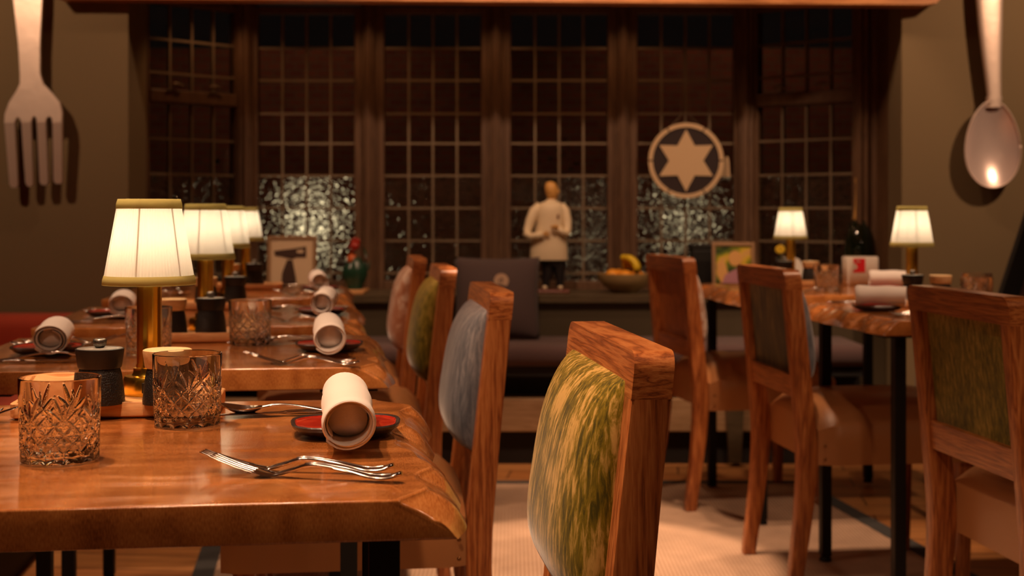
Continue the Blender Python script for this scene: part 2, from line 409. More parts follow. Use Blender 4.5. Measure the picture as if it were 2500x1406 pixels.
def lathe(bm, prof, n=32, c=(0, 0, 0), rfun=None, cap=True):
    rings = []
    for k, (r, z) in enumerate(prof):
        ring = []
        for i in range(n):
            a = 2 * PI * i / n
            rr = max(r, 1e-5) if rfun is None else rfun(r, z, a)
            ring.append((c[0] + rr * math.cos(a), c[1] + rr * math.sin(a), c[2] + z))
        rings.append(ring)
    return loft(bm, rings, cap)
def box(bm, lo, hi, bevel=0, seg=2):
    v = [bm.verts.new((x, y, z)) for x in (lo[0], hi[0]) for y in (lo[1], hi[1]) for z in (lo[2], hi[2])]
    fs = [bm.faces.new([v[i] for i in q]) for q in ((0, 1, 3, 2), (4, 6, 7, 5), (0, 4, 5, 1), (2, 3, 7, 6), (0, 2, 6, 4), (1, 5, 7, 3))]
    if bevel:
        es = list({e for f in fs for e in f.edges})
        bmesh.ops.bevel(bm, geom=es, offset=bevel, segments=seg, profile=0.5, affect='EDGES')
def rrect(w, h, r, n=3):
    """rounded rectangle outline, list of (x, y)"""
    out = []
    for cx, cy_, a0 in ((w / 2 - r, h / 2 - r, 0), (-w / 2 + r, h / 2 - r, 90), (-w / 2 + r, -h / 2 + r, 180), (w / 2 - r, -h / 2 + r, 270)):
        for k in range(n + 1):
            a = math.radians(a0 + 90 * k / n)
            out.append((cx + r * math.cos(a), cy_ + r * math.sin(a)))
    return out
def prism(bm, pts, y0, y1):
    """outline pts (x,z) extruded along y"""
    a = [bm.verts.new((x, y0, z)) for x, z in pts]; b = [bm.verts.new((x, y1, z)) for x, z in pts]
    bm.faces.new(a[::-1]); bm.faces.new(b)
    for i in range(len(pts)):
        j = (i + 1) % len(pts); bm.faces.new((a[i], a[j], b[j], b[i]))
def tube(bm, path, radii, n=8, flat=1.0, up=Vector((0, 0, 1))):
    rings = []
    P = [Vector(p) for p in path]
    for k, p in enumerate(P):
        t = (P[min(k + 1, len(P) - 1)] - P[max(k - 1, 0)]).normalized()
        s = t.cross(up)
        s = s.normalized() if s.length > 1e-4 else Vector((1, 0, 0))
        u = s.cross(t).normalized()
        r = radii[k] if hasattr(radii, '__len__') else radii
        rw, rh = r if hasattr(r, '__len__') else (r, r * flat)
        rings.append([p + s * rw * math.cos(2 * PI * i / n) + u * rh * math.sin(2 * PI * i / n) for i in range(n)])
    loft(bm, rings)
def ball(bm, c, r, scale=(1, 1, 1), u=16, v=10, rot=None):
    mt = Matrix.Translation(c) @ (rot if rot else Matrix.Identity(4)) @ Matrix.Diagonal((*scale, 1))
    bmesh.ops.create_uvsphere(bm, u_segments=u, v_segments=v, radius=r, matrix=mt)

TH = math.radians(7.0)
RT = Vector((math.cos(TH), math.sin(TH), 0)); BK = Vector((-math.sin(TH), math.cos(TH), 0))

# ------------------------------------------------------------------ room shell
WY = 5.6       # wall plane holding the bay opening
BL, BR = -1.59, 1.615
def struct(name, bm, m, parent=None, **k):
    o = obj(name, bm, m, parent, **k)
    if parent is None: o['kind'] = 'structure'
    return o
b = bmesh.new(); box(b, (-3.4, -2.2, -0.1), (3.4, 7.2, 0)); struct('floor', b, M['floor'])
b = bmesh.new(); box(b, (-3.4, -2.2, 2.6), (3.4, 7.2, 2.7)); struct('ceiling', b, M['ceiling'])
b = bmesh.new(); box(b, (-3.4, WY, 0), (BL, WY + 0.28, 2.6)); box(b, (BR, WY, 0), (3.4, WY + 0.28, 2.6)); box(b, (BL, WY, 2.02), (BR, WY + 0.28, 2.6))
struct('wall_back', b, M['wall'])
b = bmesh.new(); box(b, (-3.5, -2.2, 0), (-3.4, WY + 0.28, 2.6)); struct('wall_left', b, M['wall_low'])
b = bmesh.new(); box(b, (3.4, -2.2, 0), (3.5, WY + 0.28, 2.6)); struct('wall_right', b, M['wall_low'])
b = bmesh.new(); box(b, (-3.5, -2.3, 0), (3.5, -2.2, 2.6)); struct('wall_front', b, M['wall_low'])
# bay plan
GY = 6.35
PL = [(-1.66, 5.96), (-1.26, GY), (1.11, GY), (1.575, 5.96)]
b = bmesh.new()
loft(b, [[(x, y, z) for x, y in ((BL - .3, 5.87), (PL[0][0] - .06, PL[0][1]), (PL[1][0] - .05, PL[1][1] + .1), (PL[2][0] + .05, PL[2][1] + .1), (PL[3][0] + .06, PL[3][1]), (BR + .3, 5.87))] for z in (2.0, 2.1)])
struct('trim_1', b, M['frame_wood'])
b = bmesh.new()
loft(b, [[(x, y, z) for x, y in ((BL - .3, 5.87), (PL[0][0] - .06, PL[0][1]), (PL[1][0] - .05, PL[1][1] + .1), (PL[2][0] + .05, PL[2][1] + .1), (PL[3][0] + .06, PL[3][1]), (BR + .3, 5.87))] for z in (0.0, 0.6)])
struct('trim_2', b, M['brick'])
# lintel beam over the bay
b = bmesh.new()
pts = [(-1.85, 1.886), (1.68, 1.860), (1.73, 1.868), (1.755, 1.90), (1.76, 2.08), (-1.85, 2.08)]
prism(b, pts, WY - 0.10, WY - 0.001)
tag(struct('trim_3', b, M['lintel']), 'orange-brown timber lintel beam across the top of the bay window')
# reveals
b = bmesh.new()
prism_pts = [(BR, WY + 0.27), (BR, WY + 0.29), (PL[3][0], PL[3][1]), (PL[3][0] + .2, PL[3][1]), (BR + .2, WY + .27)]
loft(b, [[(x, y, z) for x, y in ((BR + .0, WY + .2), (PL[3][0] + .012, PL[3][1]), (PL[3][0] + .2, PL[3][1]), (BR + .2, WY + .2))] for z in (0.6, 2.02)])
struct('trim_4', b, M['frame_wood'])
b = bmesh.new()
loft(b, [[(x, y, z) for x, y in ((BL, WY + .2), (PL[0][0] - .012, PL[0][1]), (PL[0][0] - .2, PL[0][1]), (BL - .2, WY + .2))] for z in (0.6, 2.02)])
struct('trim_5', b, M['frame_wood'])

ZT, ZB = 1.945, 0.665
ROWS = [1.945, 1.785, 1.634, 1.478, 1.338, 1.187, 1.035, 0.882, 0.73]
def window(n, A, B, transom=False, marg=0.07):
    A = Vector((*A, 0)); B = Vector((*B, 0)); L = (B - A).length
    ang = math.atan2(B.y - A.y, B.x - A.x)
    t = thing('window_%d' % n, A, ang, kind='structure')
    x0, x1 = marg, L - marg
    f = bmesh.new(); fr = 0.032
    box(f, (x0 - fr, -0.025, ZB - .03), (x0, 0.03, ZT + fr), .004); box(f, (x1, -0.025, ZB - .03), (x1 + fr, 0.03, ZT + fr), .004)
    box(f, (x0, -0.025, ZT), (x1, 0.03, ZT + fr), .004); box(f, (x0, -0.025, ZB - .03), (x1, 0.03, ZB + 0.03), .004)
    obj('window_frame', f, M['frame_wood'], t)
    rows = list(ROWS)
    if transom:
        f = bmesh.new(); box(f, (x0, -0.032, 1.505), (x1, 0.03, 1.565), .006)
        obj('transom', f, M['frame_wood'], t)
        f = bmesh.new()
        for q in (0.28, 0.72):
            xx = x0 + (x1 - x0) * q
            tube(f, [(xx - .035, -.05, 1.585), (xx - .01, -.052, 1.592), (xx + .03, -.05, 1.582)], .006, 6)
            ball(f, (xx, -.042, 1.588), .012, u=8, v=6)
        obj('window_catch', f, M['lead'], t, smooth=True)
        rows = [1.945, 1.79, 1.64, 1.345, 1.187, 1.035, 0.882, 0.73]
    g = bmesh.new()
    for z in rows[1:]:
        box(g, (x0, -.006, z - .005), (x1, .012, z + .005))
    for k in (1, 2, 3):
        xx = x0 + (x1 - x0) * k / 4
        box(g, (xx - .005, -.007, ZB), (xx + .005, .013, ZT))
    obj('glazing_bars', g, M['lead'], t)
    g = bmesh.new(); box(g, (x0, 0, 1.187), (x1, 0.005, ZT)); obj('clear_pane', g, M['pane'], t)
    g = bmesh.new(); box(g, (x0, 0, ZB), (x1, 0.006, 1.187)); obj('rippled_pane', g, M['rippled'], t)
    return t
window(1, PL[0], PL[1], True, 0.055)
pitch = (PL[2][0] - PL[1][0]) / 4
for k in range(4):
    window(2 + k, (PL[1][0] + pitch * k, GY), (PL[1][0] + pitch * (k + 1), GY))
window(6, PL[2], PL[3], True, 0.06)
# mullions
def mullion(n, x, y, wd, rz=0):
    b = bmesh.new()
    for lo, hi in (((-wd / 2, -.02), (wd / 2, .05)), ((-wd * .28, -.055), (wd * .28, -.0)), ((-wd * .12, -.075), (wd * .12, -.04))):
        box(b, (lo[0], lo[1], .60), (hi[0], hi[1], 2.01), .006)
    o = struct('trim_%d' % n, b, M['frame_wood']); o.location = (x, y, 0); o.rotation_euler = (0, 0, rz)
for k in range(5):
    mullion(6 + k, PL[1][0] + pitch * k, GY, 0.085 if 0 < k < 4 else 0.12, 0 if 0 < k < 4 else (0.38 if k == 0 else -0.38))
mullion(11, PL[0][0] + .01, PL[0][1] - .005, .1, .78); mullion(12, PL[3][0] - .015, PL[3][1] - .005, .12, -.7)

# outside: brick wall, hedge, lanterns, path
b = bmesh.new(); box(b, (-7, 6.9, -0.35), (7, 10.6, -0.3)); tag(struct('ground_outside', b, M['plinth']), 'dark ground outside the bay window', 'ground')
b = bmesh.new(); box(b, (-7, 10.4, -.3), (7, 10.6, 2.28)); tag(obj('garden_wall', b, M['brick']), 'dim red brick wall outside beyond the window', 'wall', kind='structure')
b = bmesh.new()
random.seed(3)
for i in range(3200):
    x = random.uniform(-2.4, 2.4); y = random.uniform(7.1, 7.45)
    top = 1.10 + 0.22 * math.sin(x * 2.1 + 1) + 0.1 * math.sin(x * 7)
    if abs(x + 1.55) < .5: top += .3 - abs(x + 1.55) * .5
    z = -0.3 + (top + .3) * random.random() ** 0.8
    s = random.uniform(.012, .028); a = random.uniform(0, 2 * PI); e = random.uniform(-1, 1)
    R = Matrix.Rotation(a, 3, 'Z') @ Matrix.Rotation(e, 3, 'X')
    q = [R @ Vector(p) * s + Vector((x, y, z)) for p in ((-1, 0, 0), (0, -.55, .1), (1, 0, 0), (0, .55, .1))]
    b.faces.new([b.verts.new(p) for p in q])
hm = obj('hedge', b, M['leaf']); tag(hm, 'dark leafy hedge outside the bay window', 'hedge', kind='stuff')
def lantern(x, y, z, r, lab):
    t = thing('garden_lantern', (x, y, -0.3), 0, lab, 'lantern')
    b = bmesh.new(); lathe(b, [(.06, 0), (.05, .03), (.015, .05), (.012, z + .3 - r), (.03, z + .3 - r + .005)], 12); obj('post', b, M['black_metal'], t, smooth=True, angle=40)
    b = bmesh.new(); ball(b, (0, 0, z + .3), r, u=20, v=12); obj('globe', b, M['lantern'], t, smooth=True)
lantern(-1.13, 7.6, 0.95, 0.085, 'lit globe lantern outside, behind the rippled pane beside the framed print')
lantern(0.98, 7.7, 0.97, 0.055, 'lit globe lantern outside, behind the rippled pane below the star')

lantern(0.50, 8.6, 0.86, 0.035, 'small glowing globe added outside for light specks in the pane right of the chef')  # extra glow added only to put sparse specks in this pane
for gx in (-.96, -.37, .22, .82):
    spot('bay_downlight', (gx - .30, 6.0, 1.985), (gx - .30, 6.12, 1.0), 2.2, 130, .6, .02, (1, .48, .2))
for gx in (-1.6, 1.6):
    spot('added_garden_fill', (gx, 8.9, 2.9), (gx, 10.4, 1.4), 12, 110, .8, .05, (1, .55, .3))  # added fill so the outside brick wall shows dimly
# ------------------------------------------------------------------ rug
def rug():
    t = thing('sisal_rug', (0, 0, 0), 0, 'large beige woven sisal rug with charcoal bound edge on the wood floor', 'rug')
    def pt(u, v):      # u across, v along the row direction
        base = Vector((1.109, 4.95, 0)); s = Vector((-.145, 1, 0)).normalized(); r = Vector((1, .0, 0))
        return base + s * v - r * u
    def quad(u0, u1, v0, v1, z0, z1, m, name):
        b = bmesh.new()
        c = [pt(u0, v0), pt(u1, v0), pt(u1, v1), pt(u0, v1)]
        loft(b, [[(p.x, p.y, z) for p in c] for z in (z0, z1)])
        return obj(name, b, m, t)
    W = 2.17; E = 0.11
    quad(0.06, W - .06, -6.0, E - .05, .0, .010, M['rug'], 'woven_field')
    b = bmesh.new()
    for a in ((0, .06, -6.06, E), (W - .06, W, -6.06, E), (.06, W - .06, E - .05, E), (.06, W - .06, -6.06, -6.0)):
        c = [pt(a[0], a[2]), pt(a[1], a[2]), pt(a[1], a[3]), pt(a[0], a[3])]
        loft(b, [[(p.x, p.y, z) for p in c] for z in (0, .012)])
    obj('border', b, M['rug_border'], t)
rug()

# ------------------------------------------------------------------ bench, shelf, banquette
t = thing('window_shelf', (0, 0, 0), 0, 'long dark painted shelf below the bay windows holding figurines and frames', 'shelf')
b = bmesh.new()
loft(b, [[(x, y, z) for x, y in ((BL + .005, 5.80), (BL + .005, 5.87), (PL[0][0] + .02, PL[0][1] - .03), (PL[1][0] + .02, GY - .08), (PL[2][0] - .02, GY - .08), (PL[3][0] - .02, PL[3][1] - .03), (BR - .005, 5.87), (BR - .005, 5.80))] for z in (.628, .658)])
obj('shelf_board', b, M['sill_wood'], t)
b = bmesh.new(); box(b, (BL + .005, 5.83, 0), (BR - .005, 5.86, .628)); obj('front_panel', b, M['dark_panel'], t)
t = thing('window_bench', (0, 0, 0), 0, 'built-in window bench with mauve brown seat cushion under the bay', 'bench')
b = bmesh.new(); box(b, (-1.3, 5.37, .40), (1.43, 5.82, .485), .035, 4); obj('seat_cushion', b, M['mauve_cushion'], t, smooth=True)
b = bmesh.new(); box(b, (-1.3, 5.40, .36), (1.43, 5.82, .40)); box(b, (-1.3, 5.55, .12), (1.43, 5.82, .36)); obj('carcass', b, M['plinth'], t)
b = bmesh.new(); box(b, (-1.3, 5.42, .135), (1.43, 5.55, .268), .004); obj('front_board', b, M['bench_wood'], t)
b = bmesh.new(); box(b, (-1.3, 5.46, 0), (1.43, 5.80, .135)); obj('plinth', b, M['plinth'], t)
b = bmesh.new(); loft(b, [[(.89 + sx * w_, 5.385 + sy, z) for sx, sy in ((-1, 0), (1, 0), (1, .03), (-1, .03))] for w_, z in ((.024, .015), (.034, .22), (.037, .36))])
obj('bench_leg', b, M['sill_wood'], t)
t = thing('red_banquette', (0, 0, 0), 0, 'red upholstered banquette in the far left corner behind the left tables', 'banquette')
b = bmesh.new(); box(b, (-3.38, 5.34, .40), (-1.35, 5.57, .605), .05, 4); obj('backrest', b, M['red_fabric'], t, smooth=True)
b = bmesh.new()
box(b, (-3.38, 4.85, .30), (-1.52, 5.34, .46), .04, 3); obj('seat', b, M['red_fabric'], t, smooth=True)
b = bmesh.new(); box(b, (-3.38, 4.9, 0), (-1.56, 5.57, .30)); obj('base', b, M['plinth'], t)
# side banquette running along the left tables
t = thing('side_banquette', (-1.35, 4.0, 0), TH, 'dark red banquette running beside the left row of tables', 'banquette')
b = bmesh.new(); box(b, (-.62, -3.3, .30), (0, .62, .45), .04, 3); obj('seat', b, M['red_fabric'], t, smooth=True)
b = bmesh.new(); box(b, (-.62, -3.3, 0), (-.06, .62, .30)); obj('base', b, M['plinth'], t)
b = bmesh.new(); box(b, (-.74, -3.3, .0), (-.62, .62, .72), .03, 3); obj('backrest', b, M['red_fabric'], t, smooth=True)
# right hand banquette
t = thing('brown_banquette', (1.65, 3.9, 0), TH, 'dark brown banquette along the far side of the right tables', 'banquette')
b = bmesh.new(); box(b, (0, -1.7, .28), (.5, 1.2, .45), .05, 4); obj('seat', b, M['mauve_cushion'], t, smooth=True)
b = bmesh.new(); box(b, (.05, -1.7, 0), (.5, 1.2, .28)); obj('base', b, M['plinth'], t)
b = bmesh.new(); box(b, (.5, -1.7, 0), (.62, 1.2, .62), .03, 3); obj('backrest', b, M['mauve_cushion'], t, smooth=True)
t = thing('leaning_canvas', (1.846, 4.62, .452), TH, 'black-framed painted canvas leaning at the right edge of the view', 'picture')
b = bmesh.new()
SH = lambda x, z: x + .20 * z
def quadbar(b, pts, y0, y1): prism(b, pts, y0, y1)
o1 = [(-.28, 0), (.45, 0), (.60, .75), (-.02, .75)]
prism(b, [(-.28, 0), (-.215, 0), (.045, .75), (-.02, .75)], 0, .03); prism(b, [(-.215, 0), (.12, 0), (.132, .05), (-.20, .05)], 0, .03)
prism(b, [(.08, .05), (.132, .05), (.36, .75), (.30, .75)], 0, .03); prism(b, [(.028, .70), (.285, .70), (.30, .75), (.045, .75)], 0, .03)
obj('frame', b, M['black'], t)
b = bmesh.new(); prism(b, [(-.20, .05), (.082, .05), (.286, .70), (.028, .70)], .012, .02); obj('canvas', b, M['canvas'], t)

# ------------------------------------------------------------------ tables
def table_mesh(W, D, s, seed):
    """live edge at u=0; u grows away (s = -1 left, +1 right)"""
    rnd = random.Random(seed)
    ph = [rnd.uniform(0, 6.28) for _ in range(5)]
    H = 0.038
    n = 170
    rings = []
    for i in range(n + 1):
        v = D * i / n
        q = v / D
        wob = 0.009 * math.sin(q * 9 + ph[0]) + 0.008 * math.sin(q * 22 + 1.5 * math.sin(q * 8 + ph[2]) + ph[1]) + 0.003 * math.sin(q * 47 + ph[2])
        low = 0.005 * math.sin(q * 7 + ph[1]) + .003 * math.sin(q * 31 + ph[4])
        cor = 0.018 * math.exp(-(v / .04) ** 2) + 0.025 * math.exp(-((D - v) / .04) ** 2)
        knob = -.004 * math.exp(-((v - .05) / .03) ** 2)
        up = 0.040 + wob + cor
        lo = 0.0 + low + cor * .6
        prof = [(.09, 0), (up + .012, 0), (up + .006, 0), (up + .0028, -.0001), (up + .0016, -.0004), (up + .0006, -.0009), (up - .0002, -.0017), (up - .0012, -.0030)]
        for k in range(1, 10):
            f = k / 9
            x = up - .0012 + (lo + knob * math.sin(f * PI) - up + .0012) * (.75 * f + .25 * math.sin(f * PI / 2))
            z = -.0030 - (H - .0030) * (.55 * f + .45 * f * f)
            x += .0012 * math.sin(q * 44 + k * .5) * math.sin(f * PI)
            prof.append((x, z))
        prof.append((lo + .004, -H - .0001))
        dd = 0.0
        ring = [(s * x, v, z) for x, z in prof] + [(s * W, v, -H), (s * W, v, -dd)]
        rings.append(ring)
    e = .0022      # eased front and back edges
    def inset(ring, v, k):
        return [(x + s * e * k * (1 if abs(x) < W / 2 else -1), v, z - e * k if z > -H / 2 else z + e * k) for x, _, z in ring]
    first, last = rings[0], rings[-1]
    rings = [inset(first, 0, 1), inset(first, e * .3, .35), [(x, e, z) for x, _, z in first]] + rings[1:-1] + [[(x, D - e, z) for x, _, z in last], inset(last, D - e * .3, .35), inset(last, D, 1)]
    b = bmesh.new(); loft(b, rings)
    return b
def make_table(P, W, D, s, seed, label):
    t = thing('dining_table', (P[0], P[1], 0.75), TH, label, 'table')
    b = table_mesh(W, D, s, seed)
    o = obj('tabletop', b, M['table'], t, smooth=True, angle=70)
    for u in (.075, W - .07):
        for v in (.07, D - .09):
            b = bmesh.new(); box(b, (s * u - .015, v - .015, -.724), (s * u + .015, v + .015, -.042), .002)
            box(b, (s * u - .05, v - .03, -.0465), (s * u + .05, v + .03, -.0385), .001)
            lg = obj('leg', b, M['black_metal'], t)
            b = bmesh.new(); lathe(b, [(.008, -.723), (.011, -.722), (.018, -.732), (.018, -.7375), (.001, -.7375)][::-1], 12, (s * u, v, 0)); obj('glide', b, M['black_metal'], lg, smooth=True, angle=40)
    return t
T = {}
T[1] = (Vector((-.041, 1.25, 0)), .68); T[2] = (Vector((-.204, 2.317, 0)), .62)
T[3] = (Vector((-.34, 3.168, 0)), .70); T[4] = (Vector((-.49, 4.19, 0)), .74)
names = {1: 'nearest left table', 2: 'second left table', 3: 'third left table', 4: 'farthest left table',
         5: 'nearer right table', 6: 'farther right table'}
make_table(T[1][0], .76, T[1][1], -1, 11, 'live-edge oak slab table nearest the camera, bottom left, black legs')
make_table(T[2][0], .76, T[2][1], -1, 12, 'live-edge oak slab table directly behind the nearest left table')
make_table(T[3][0], .76, T[3][1], -1, 13, 'live-edge oak table third from the front in the left row')
make_table(T[4][0], .76, T[4][1], -1, 14, 'live-edge oak table at the far end of the left row by the window')
T[5] = (Vector((.90, 3.30, 0)), .68); T[6] = (Vector((.74, 4.28, 0)), .76)
make_table(T[5][0], .74, T[5][1], 1, 15, 'live-edge oak table on the right, nearer of the two, behind the olive chair')
make_table(T[6][0], .74, T[6][1], 1, 16, 'live-edge oak table on the right, farther one next to the window bench')

# ------------------------------------------------------------------ chairs
ZTOP = 0.850
def stile_x(z):
    pts = [(0, -.040), (.2, -.012), (.36, 0), (.6, -.022), (ZTOP, -.048)]
    for (z0, x0), (z1, x1) in zip(pts[:-1], pts[1:]):
        if z <= z1:
            f = (z - z0) / (z1 - z0); f2 = f
            return x0 + (x1 - x0) * f2
    return pts[-1][1]
def stile_d(z):
    return .036 + (.052 - .036) * min(z / .36, 1) if z < .36 else .052 - (.052 - .044) * (z - .36) / (ZTOP - .36)
def make_chair(cush, rear, label, leather='leather'):
    t = thing('dining_chair', (0, 0, 0), 0, label, 'chair')
    HW = .22; SW = .042
    for s in (-1, 1):
        b = bmesh.new(); rings = []
        for i in range(25):
            z = (ZTOP - .052) * i / 24
            # soften the knee
            xc = (stile_x(max(z - .04, 0)) + stile_x(z) + stile_x(min(z + .04, ZTOP))) / 3
            d = stile_d(z)
            wd = SW if z > .36 else .034 + (SW - .034) * z / .36
            yc = s * (HW - wd / 2)
            rings.append([(xc + px, yc + py, z) for px, py in rrect(d, wd, .004, 2)])
        loft(b, rings)
        obj('rear_leg', b, M['oak_z'], t, smooth=True, angle=40)
    # top rail: rounded upper corners, leaning with the back
    b = bmesh.new(); out = []
    z0, z1, r = ZTOP - .052, ZTOP, .022
    out = [(-HW, z0), (HW, z0)]
    for k in range(6):
        a = math.radians(90 * k / 5); out.append((HW - r + r * math.cos(a), z1 - r + r * math.sin(a)))
    for k in range(6):
        a = math.radians(90 + 90 * k / 5); out.append((-HW + r + r * math.cos(a), z1 - r + r * math.sin(a)))
    fr, bk = [], []
    loft(b, [[(stile_x(z) + e * (.0225 + (.0 if abs(e) < 1 else 0)), y, z) for y, z in (out if abs(e) == 1 else out)] for e in (-1, 1)])
    es = [e for e in b.edges if len(e.link_faces) == 2 and e.calc_face_angle(0) > 1.2]
    bmesh.ops.bevel(b, geom=es, offset=.0025, segments=2, profile=.5, affect='EDGES')
    obj('top_rail', b, M['oak_y'], t, smooth=True, angle=35)
    # lower rail
    b = bmesh.new()
    loft(b, [[(stile_x(z) + px, y, z) for px, z in ((-.018, .51), (.014, .51), (.014, .568), (-.018, .568))] for y in (-HW + SW - .002, HW - SW + .002)])
    obj('lower_rail', b, M['oak_y'], t)
    # rear panel
    b = bmesh.new()
    loft(b, [[(stile_x(z) + px, y, z) for px, z in ((-.002, .56), (.012, .56), (.012, ZTOP - .05), (-.002, ZTOP - .05))] for y in (-HW + SW - .002, HW - SW + .002)])
    obj('back_panel', b, M[rear] if rear != 'oak_z' else M['oak_z'], t)
    # padded front cushion
    b = bmesh.new(); N = 28; grid = []
    zb, zt, hw = .54, ZTOP - .034, .186
    for i in range(N + 1):
        row = []
        v = -1 + 2 * i / N
        for j in range(N + 1):
            u = -1 + 2 * j / N
            uu = math.copysign(abs(u) ** .8, u); vv = math.copysign(abs(v) ** .8, v)
            z = zb + (zt - zb) * (vv + 1) / 2
            # corner rounding
            cr = 1 - .02 * (abs(vv) ** 8)
            bulge = .052 * (max(1 - abs(uu) ** 4, 0) ** .5) * (max(1 - abs(vv) ** 3.2, 0) ** .55) * (1.08 - .16 * vv)
            row.append(b.verts.new((stile_x(z) + .020 + bulge, hw * uu * cr, z)))
        grid.append(row)
    for i in range(N):
        for j in range(N):
            b.faces.new((grid[i][j], grid[i][j + 1], grid[i + 1][j + 1], grid[i + 1][j]))
    edge = [grid[0][j] for j in range(N + 1)] + [grid[i][N] for i in range(1, N + 1)] + [grid[N][j] for j in range(N - 1, -1, -1)] + [grid[i][0] for i in range(N - 1, 0, -1)]
    back = [b.verts.new((v.co.x - .012, v.co.y, v.co.z)) for v in edge]
    for i in range(len(edge)):
        j = (i + 1) % len(edge); b.faces.new((edge[j], edge[i], back[i], back[j]))
    b.faces.new(back)
    obj('back_cushion', b, M[cush], t, smooth=True, angle=60)
    # seat: domed leather block
    b = bmesh.new(); rings = []
    NX = 14
    for i in range(NX + 1):
        f = i / NX; x = .022 + .455 * f
        sw = .232 - .0 * f
        crown = .030 * (1 - (2 * f - 1) ** 6) * 1.0
        e = 0.012 if i in (0, NX) else 0
        prof = [(-sw + e, .335), (-sw - .004 + e, .39)]
        for k in range(15):
            a = -1 + 2 * k / 14
            prof.append(((sw - e) * math.copysign(abs(a) ** .85, a), (.438 - e + (.040 + crown) * (1 - abs(a) ** 2.4))))
        prof += [(sw + .004 - e, .39), (sw - e, .335)]
        rings.append([(x, y, z) for y, z in prof])
    loft(b, rings)
    obj('seat', b, M[leather], t, smooth=True, angle=50)
    b = bmesh.new()
    for s in (-1, 1):
        for k in range(2):
            ball(b, (.036, s * .236, .352 + k * .036), .0042, (1, .5, 1), 8, 6)
    obj('upholstery_tacks', b, M['tack'], t, smooth=True)
    for s in (-1, 1):
        b = bmesh.new()
        loft(b, [[(.435 + f * (.0), s * .19, 0) and (.435 + px, s * .195 + py, z) for px, py in rrect(d, d, .004, 2)] for f, d, z in ((0, .030, 0), (1, .042, .337))])
        obj('front_leg', b, M['oak_z'], t, smooth=True, angle=40)
    return t
def put_chair(t, corner, front, th, side):
    """corner = world XY of the top near corner (front or rear face); side -1 faces -X (left tables), +1 faces +X"""
    fwd = Vector((math.cos(th), math.sin(th), 0)) * side
    bk = Vector((-math.sin(th), math.cos(th), 0))
    xl = -.048 + (.0225 if front else -.0225)
    O = Vector((*corner, 0)) - fwd * xl + bk * .22
    t.location = (O.x, O.y, .0122)
    t.rotation_euler = (0, 0, math.atan2(fwd.y, fwd.x))
c = make_chair('green_velvet', 'olive_velvet', 'oak chair with mottled green-gold velvet back, largest and nearest in the foreground'); put_chair(c, (.135, 1.471), True, TH, -1)
c = make_chair('blue_velvet', 'oak_z', 'oak chair with blue-grey velvet back cushion at the left row'); put_chair(c, (-.040, 2.56), True, TH, -1)
c = make_chair('olive_velvet', 'olive_velvet', 'oak chair with plain olive velvet back, third from front in the left row'); put_chair(c, (-.192, 3.634), True, TH, -1)
c = make_chair('pink_fabric', 'oak_z', 'oak chair with pink patterned back cushion, farthest in the left row'); put_chair(c, (-.322, 4.42), True, TH, -1)
c = make_chair('white_pattern', 'oak_z', 'oak chair with wooden rear panel and cream patterned cushion, farthest on the right'); put_chair(c, (.572, 4.53), False, math.radians(11), 1)
c = make_chair('blue_velvet', 'moss_pattern', 'oak chair with mossy brown patterned fabric on its rear, middle of the right row'); put_chair(c, (.716, 3.557), False, TH, 1)
c = make_chair('olive_velvet', 'olive_velvet', 'oak chair with olive velvet rear panel at the right edge of the view'); put_chair(c, (.887, 2.42), False, TH, 1)

# ------------------------------------------------------------------ table lamps
def make_lamp():
    t = thing('table_lamp', (0, 0, 0), 0, '', 'lamp')
    b = bmesh.new()
    lathe(b, [(.001, 0), (.033, 0), (.034, .003), (.034, .021), (.032, .025), (.023, .026), (.021, .030), (.021, .036), (.0175, .037), (.0175, .041), (.001, .041)], 48)
    base = obj('base', b, M['brass'], t, smooth=True, angle=40)
    b = bmesh.new(); box(b, (-.005, -.0350, .005), (.005, -.0325, .019), .001); obj('charging_port', b, M['black'], base)
    b = bmesh.new(); lathe(b, [(.001, .036), (.0165, .036), (.0165, .185), (.010, .19), (.001, .19)], 64, rfun=lambda r, z, a: max(r, 1e-5) * (1 + .008 * math.cos(a * 16))); obj('pole', b, M['brass'], t, smooth=True, angle=50)
    zb, zt, rb, rt = .150, .262, .060, .0405
    def pleat(r, z, a): return r * (1 + .012 * abs(math.sin(a * 42)) + .003 * math.sin(a * 17 + 1))
    b = bmesh.new(); n = 504
    rings = [[((rb + (rt - rb) * f) * pleat(1, 0, 2 * PI * i / n) * math.cos(2 * PI * i / n), (rb + (rt - rb) * f) * pleat(1, 0, 2 * PI * i / n) * math.sin(2 * PI * i / n), zb + (zt - zb) * f) for i in range(n)] for f in (0, .25, .5, .75, 1)]
    loft(b, rings, cap=False); sh = obj('lamp_shade', b, M['shade'], t, smooth=True)
    for z0, z1 in ((zb - .002, zb + .0105), (zt - .0115, zt + .0015)):
        b = bmesh.new(); R = lambda z: (rb + (rt - rb) * (z - zb) / (zt - zb)) * 1.014 + .0006
        lathe(b, [(R(z0) - .003, z0), (R(z0), z0), (R((z0 + z1) / 2) + .0008, (z0 + z1) / 2), (R(z1), z1), (R(z1) - .003, z1)], 72, cap=False)
        obj('trim_band', b, M['shade_trim'], sh, smooth=True)
    b = bmesh.new()
    for k in range(6):
        a = 2 * PI * (k + .35) / 6
        tube(b, [((r - .0015) * math.cos(a), (r - .0015) * math.sin(a), z) for r, z in ((rb, zb + .001), (rt, zt))], .0011, 5)
    obj('shade_wires', b, M['shade_rib'], sh)
    b = bmesh.new(); ball(b, (0, 0, .212), .011, (1, 1, 1.3), 16, 10); obj('bulb', b, M['bulb'], t, smooth=True)
    return t
lamp0 = make_lamp()
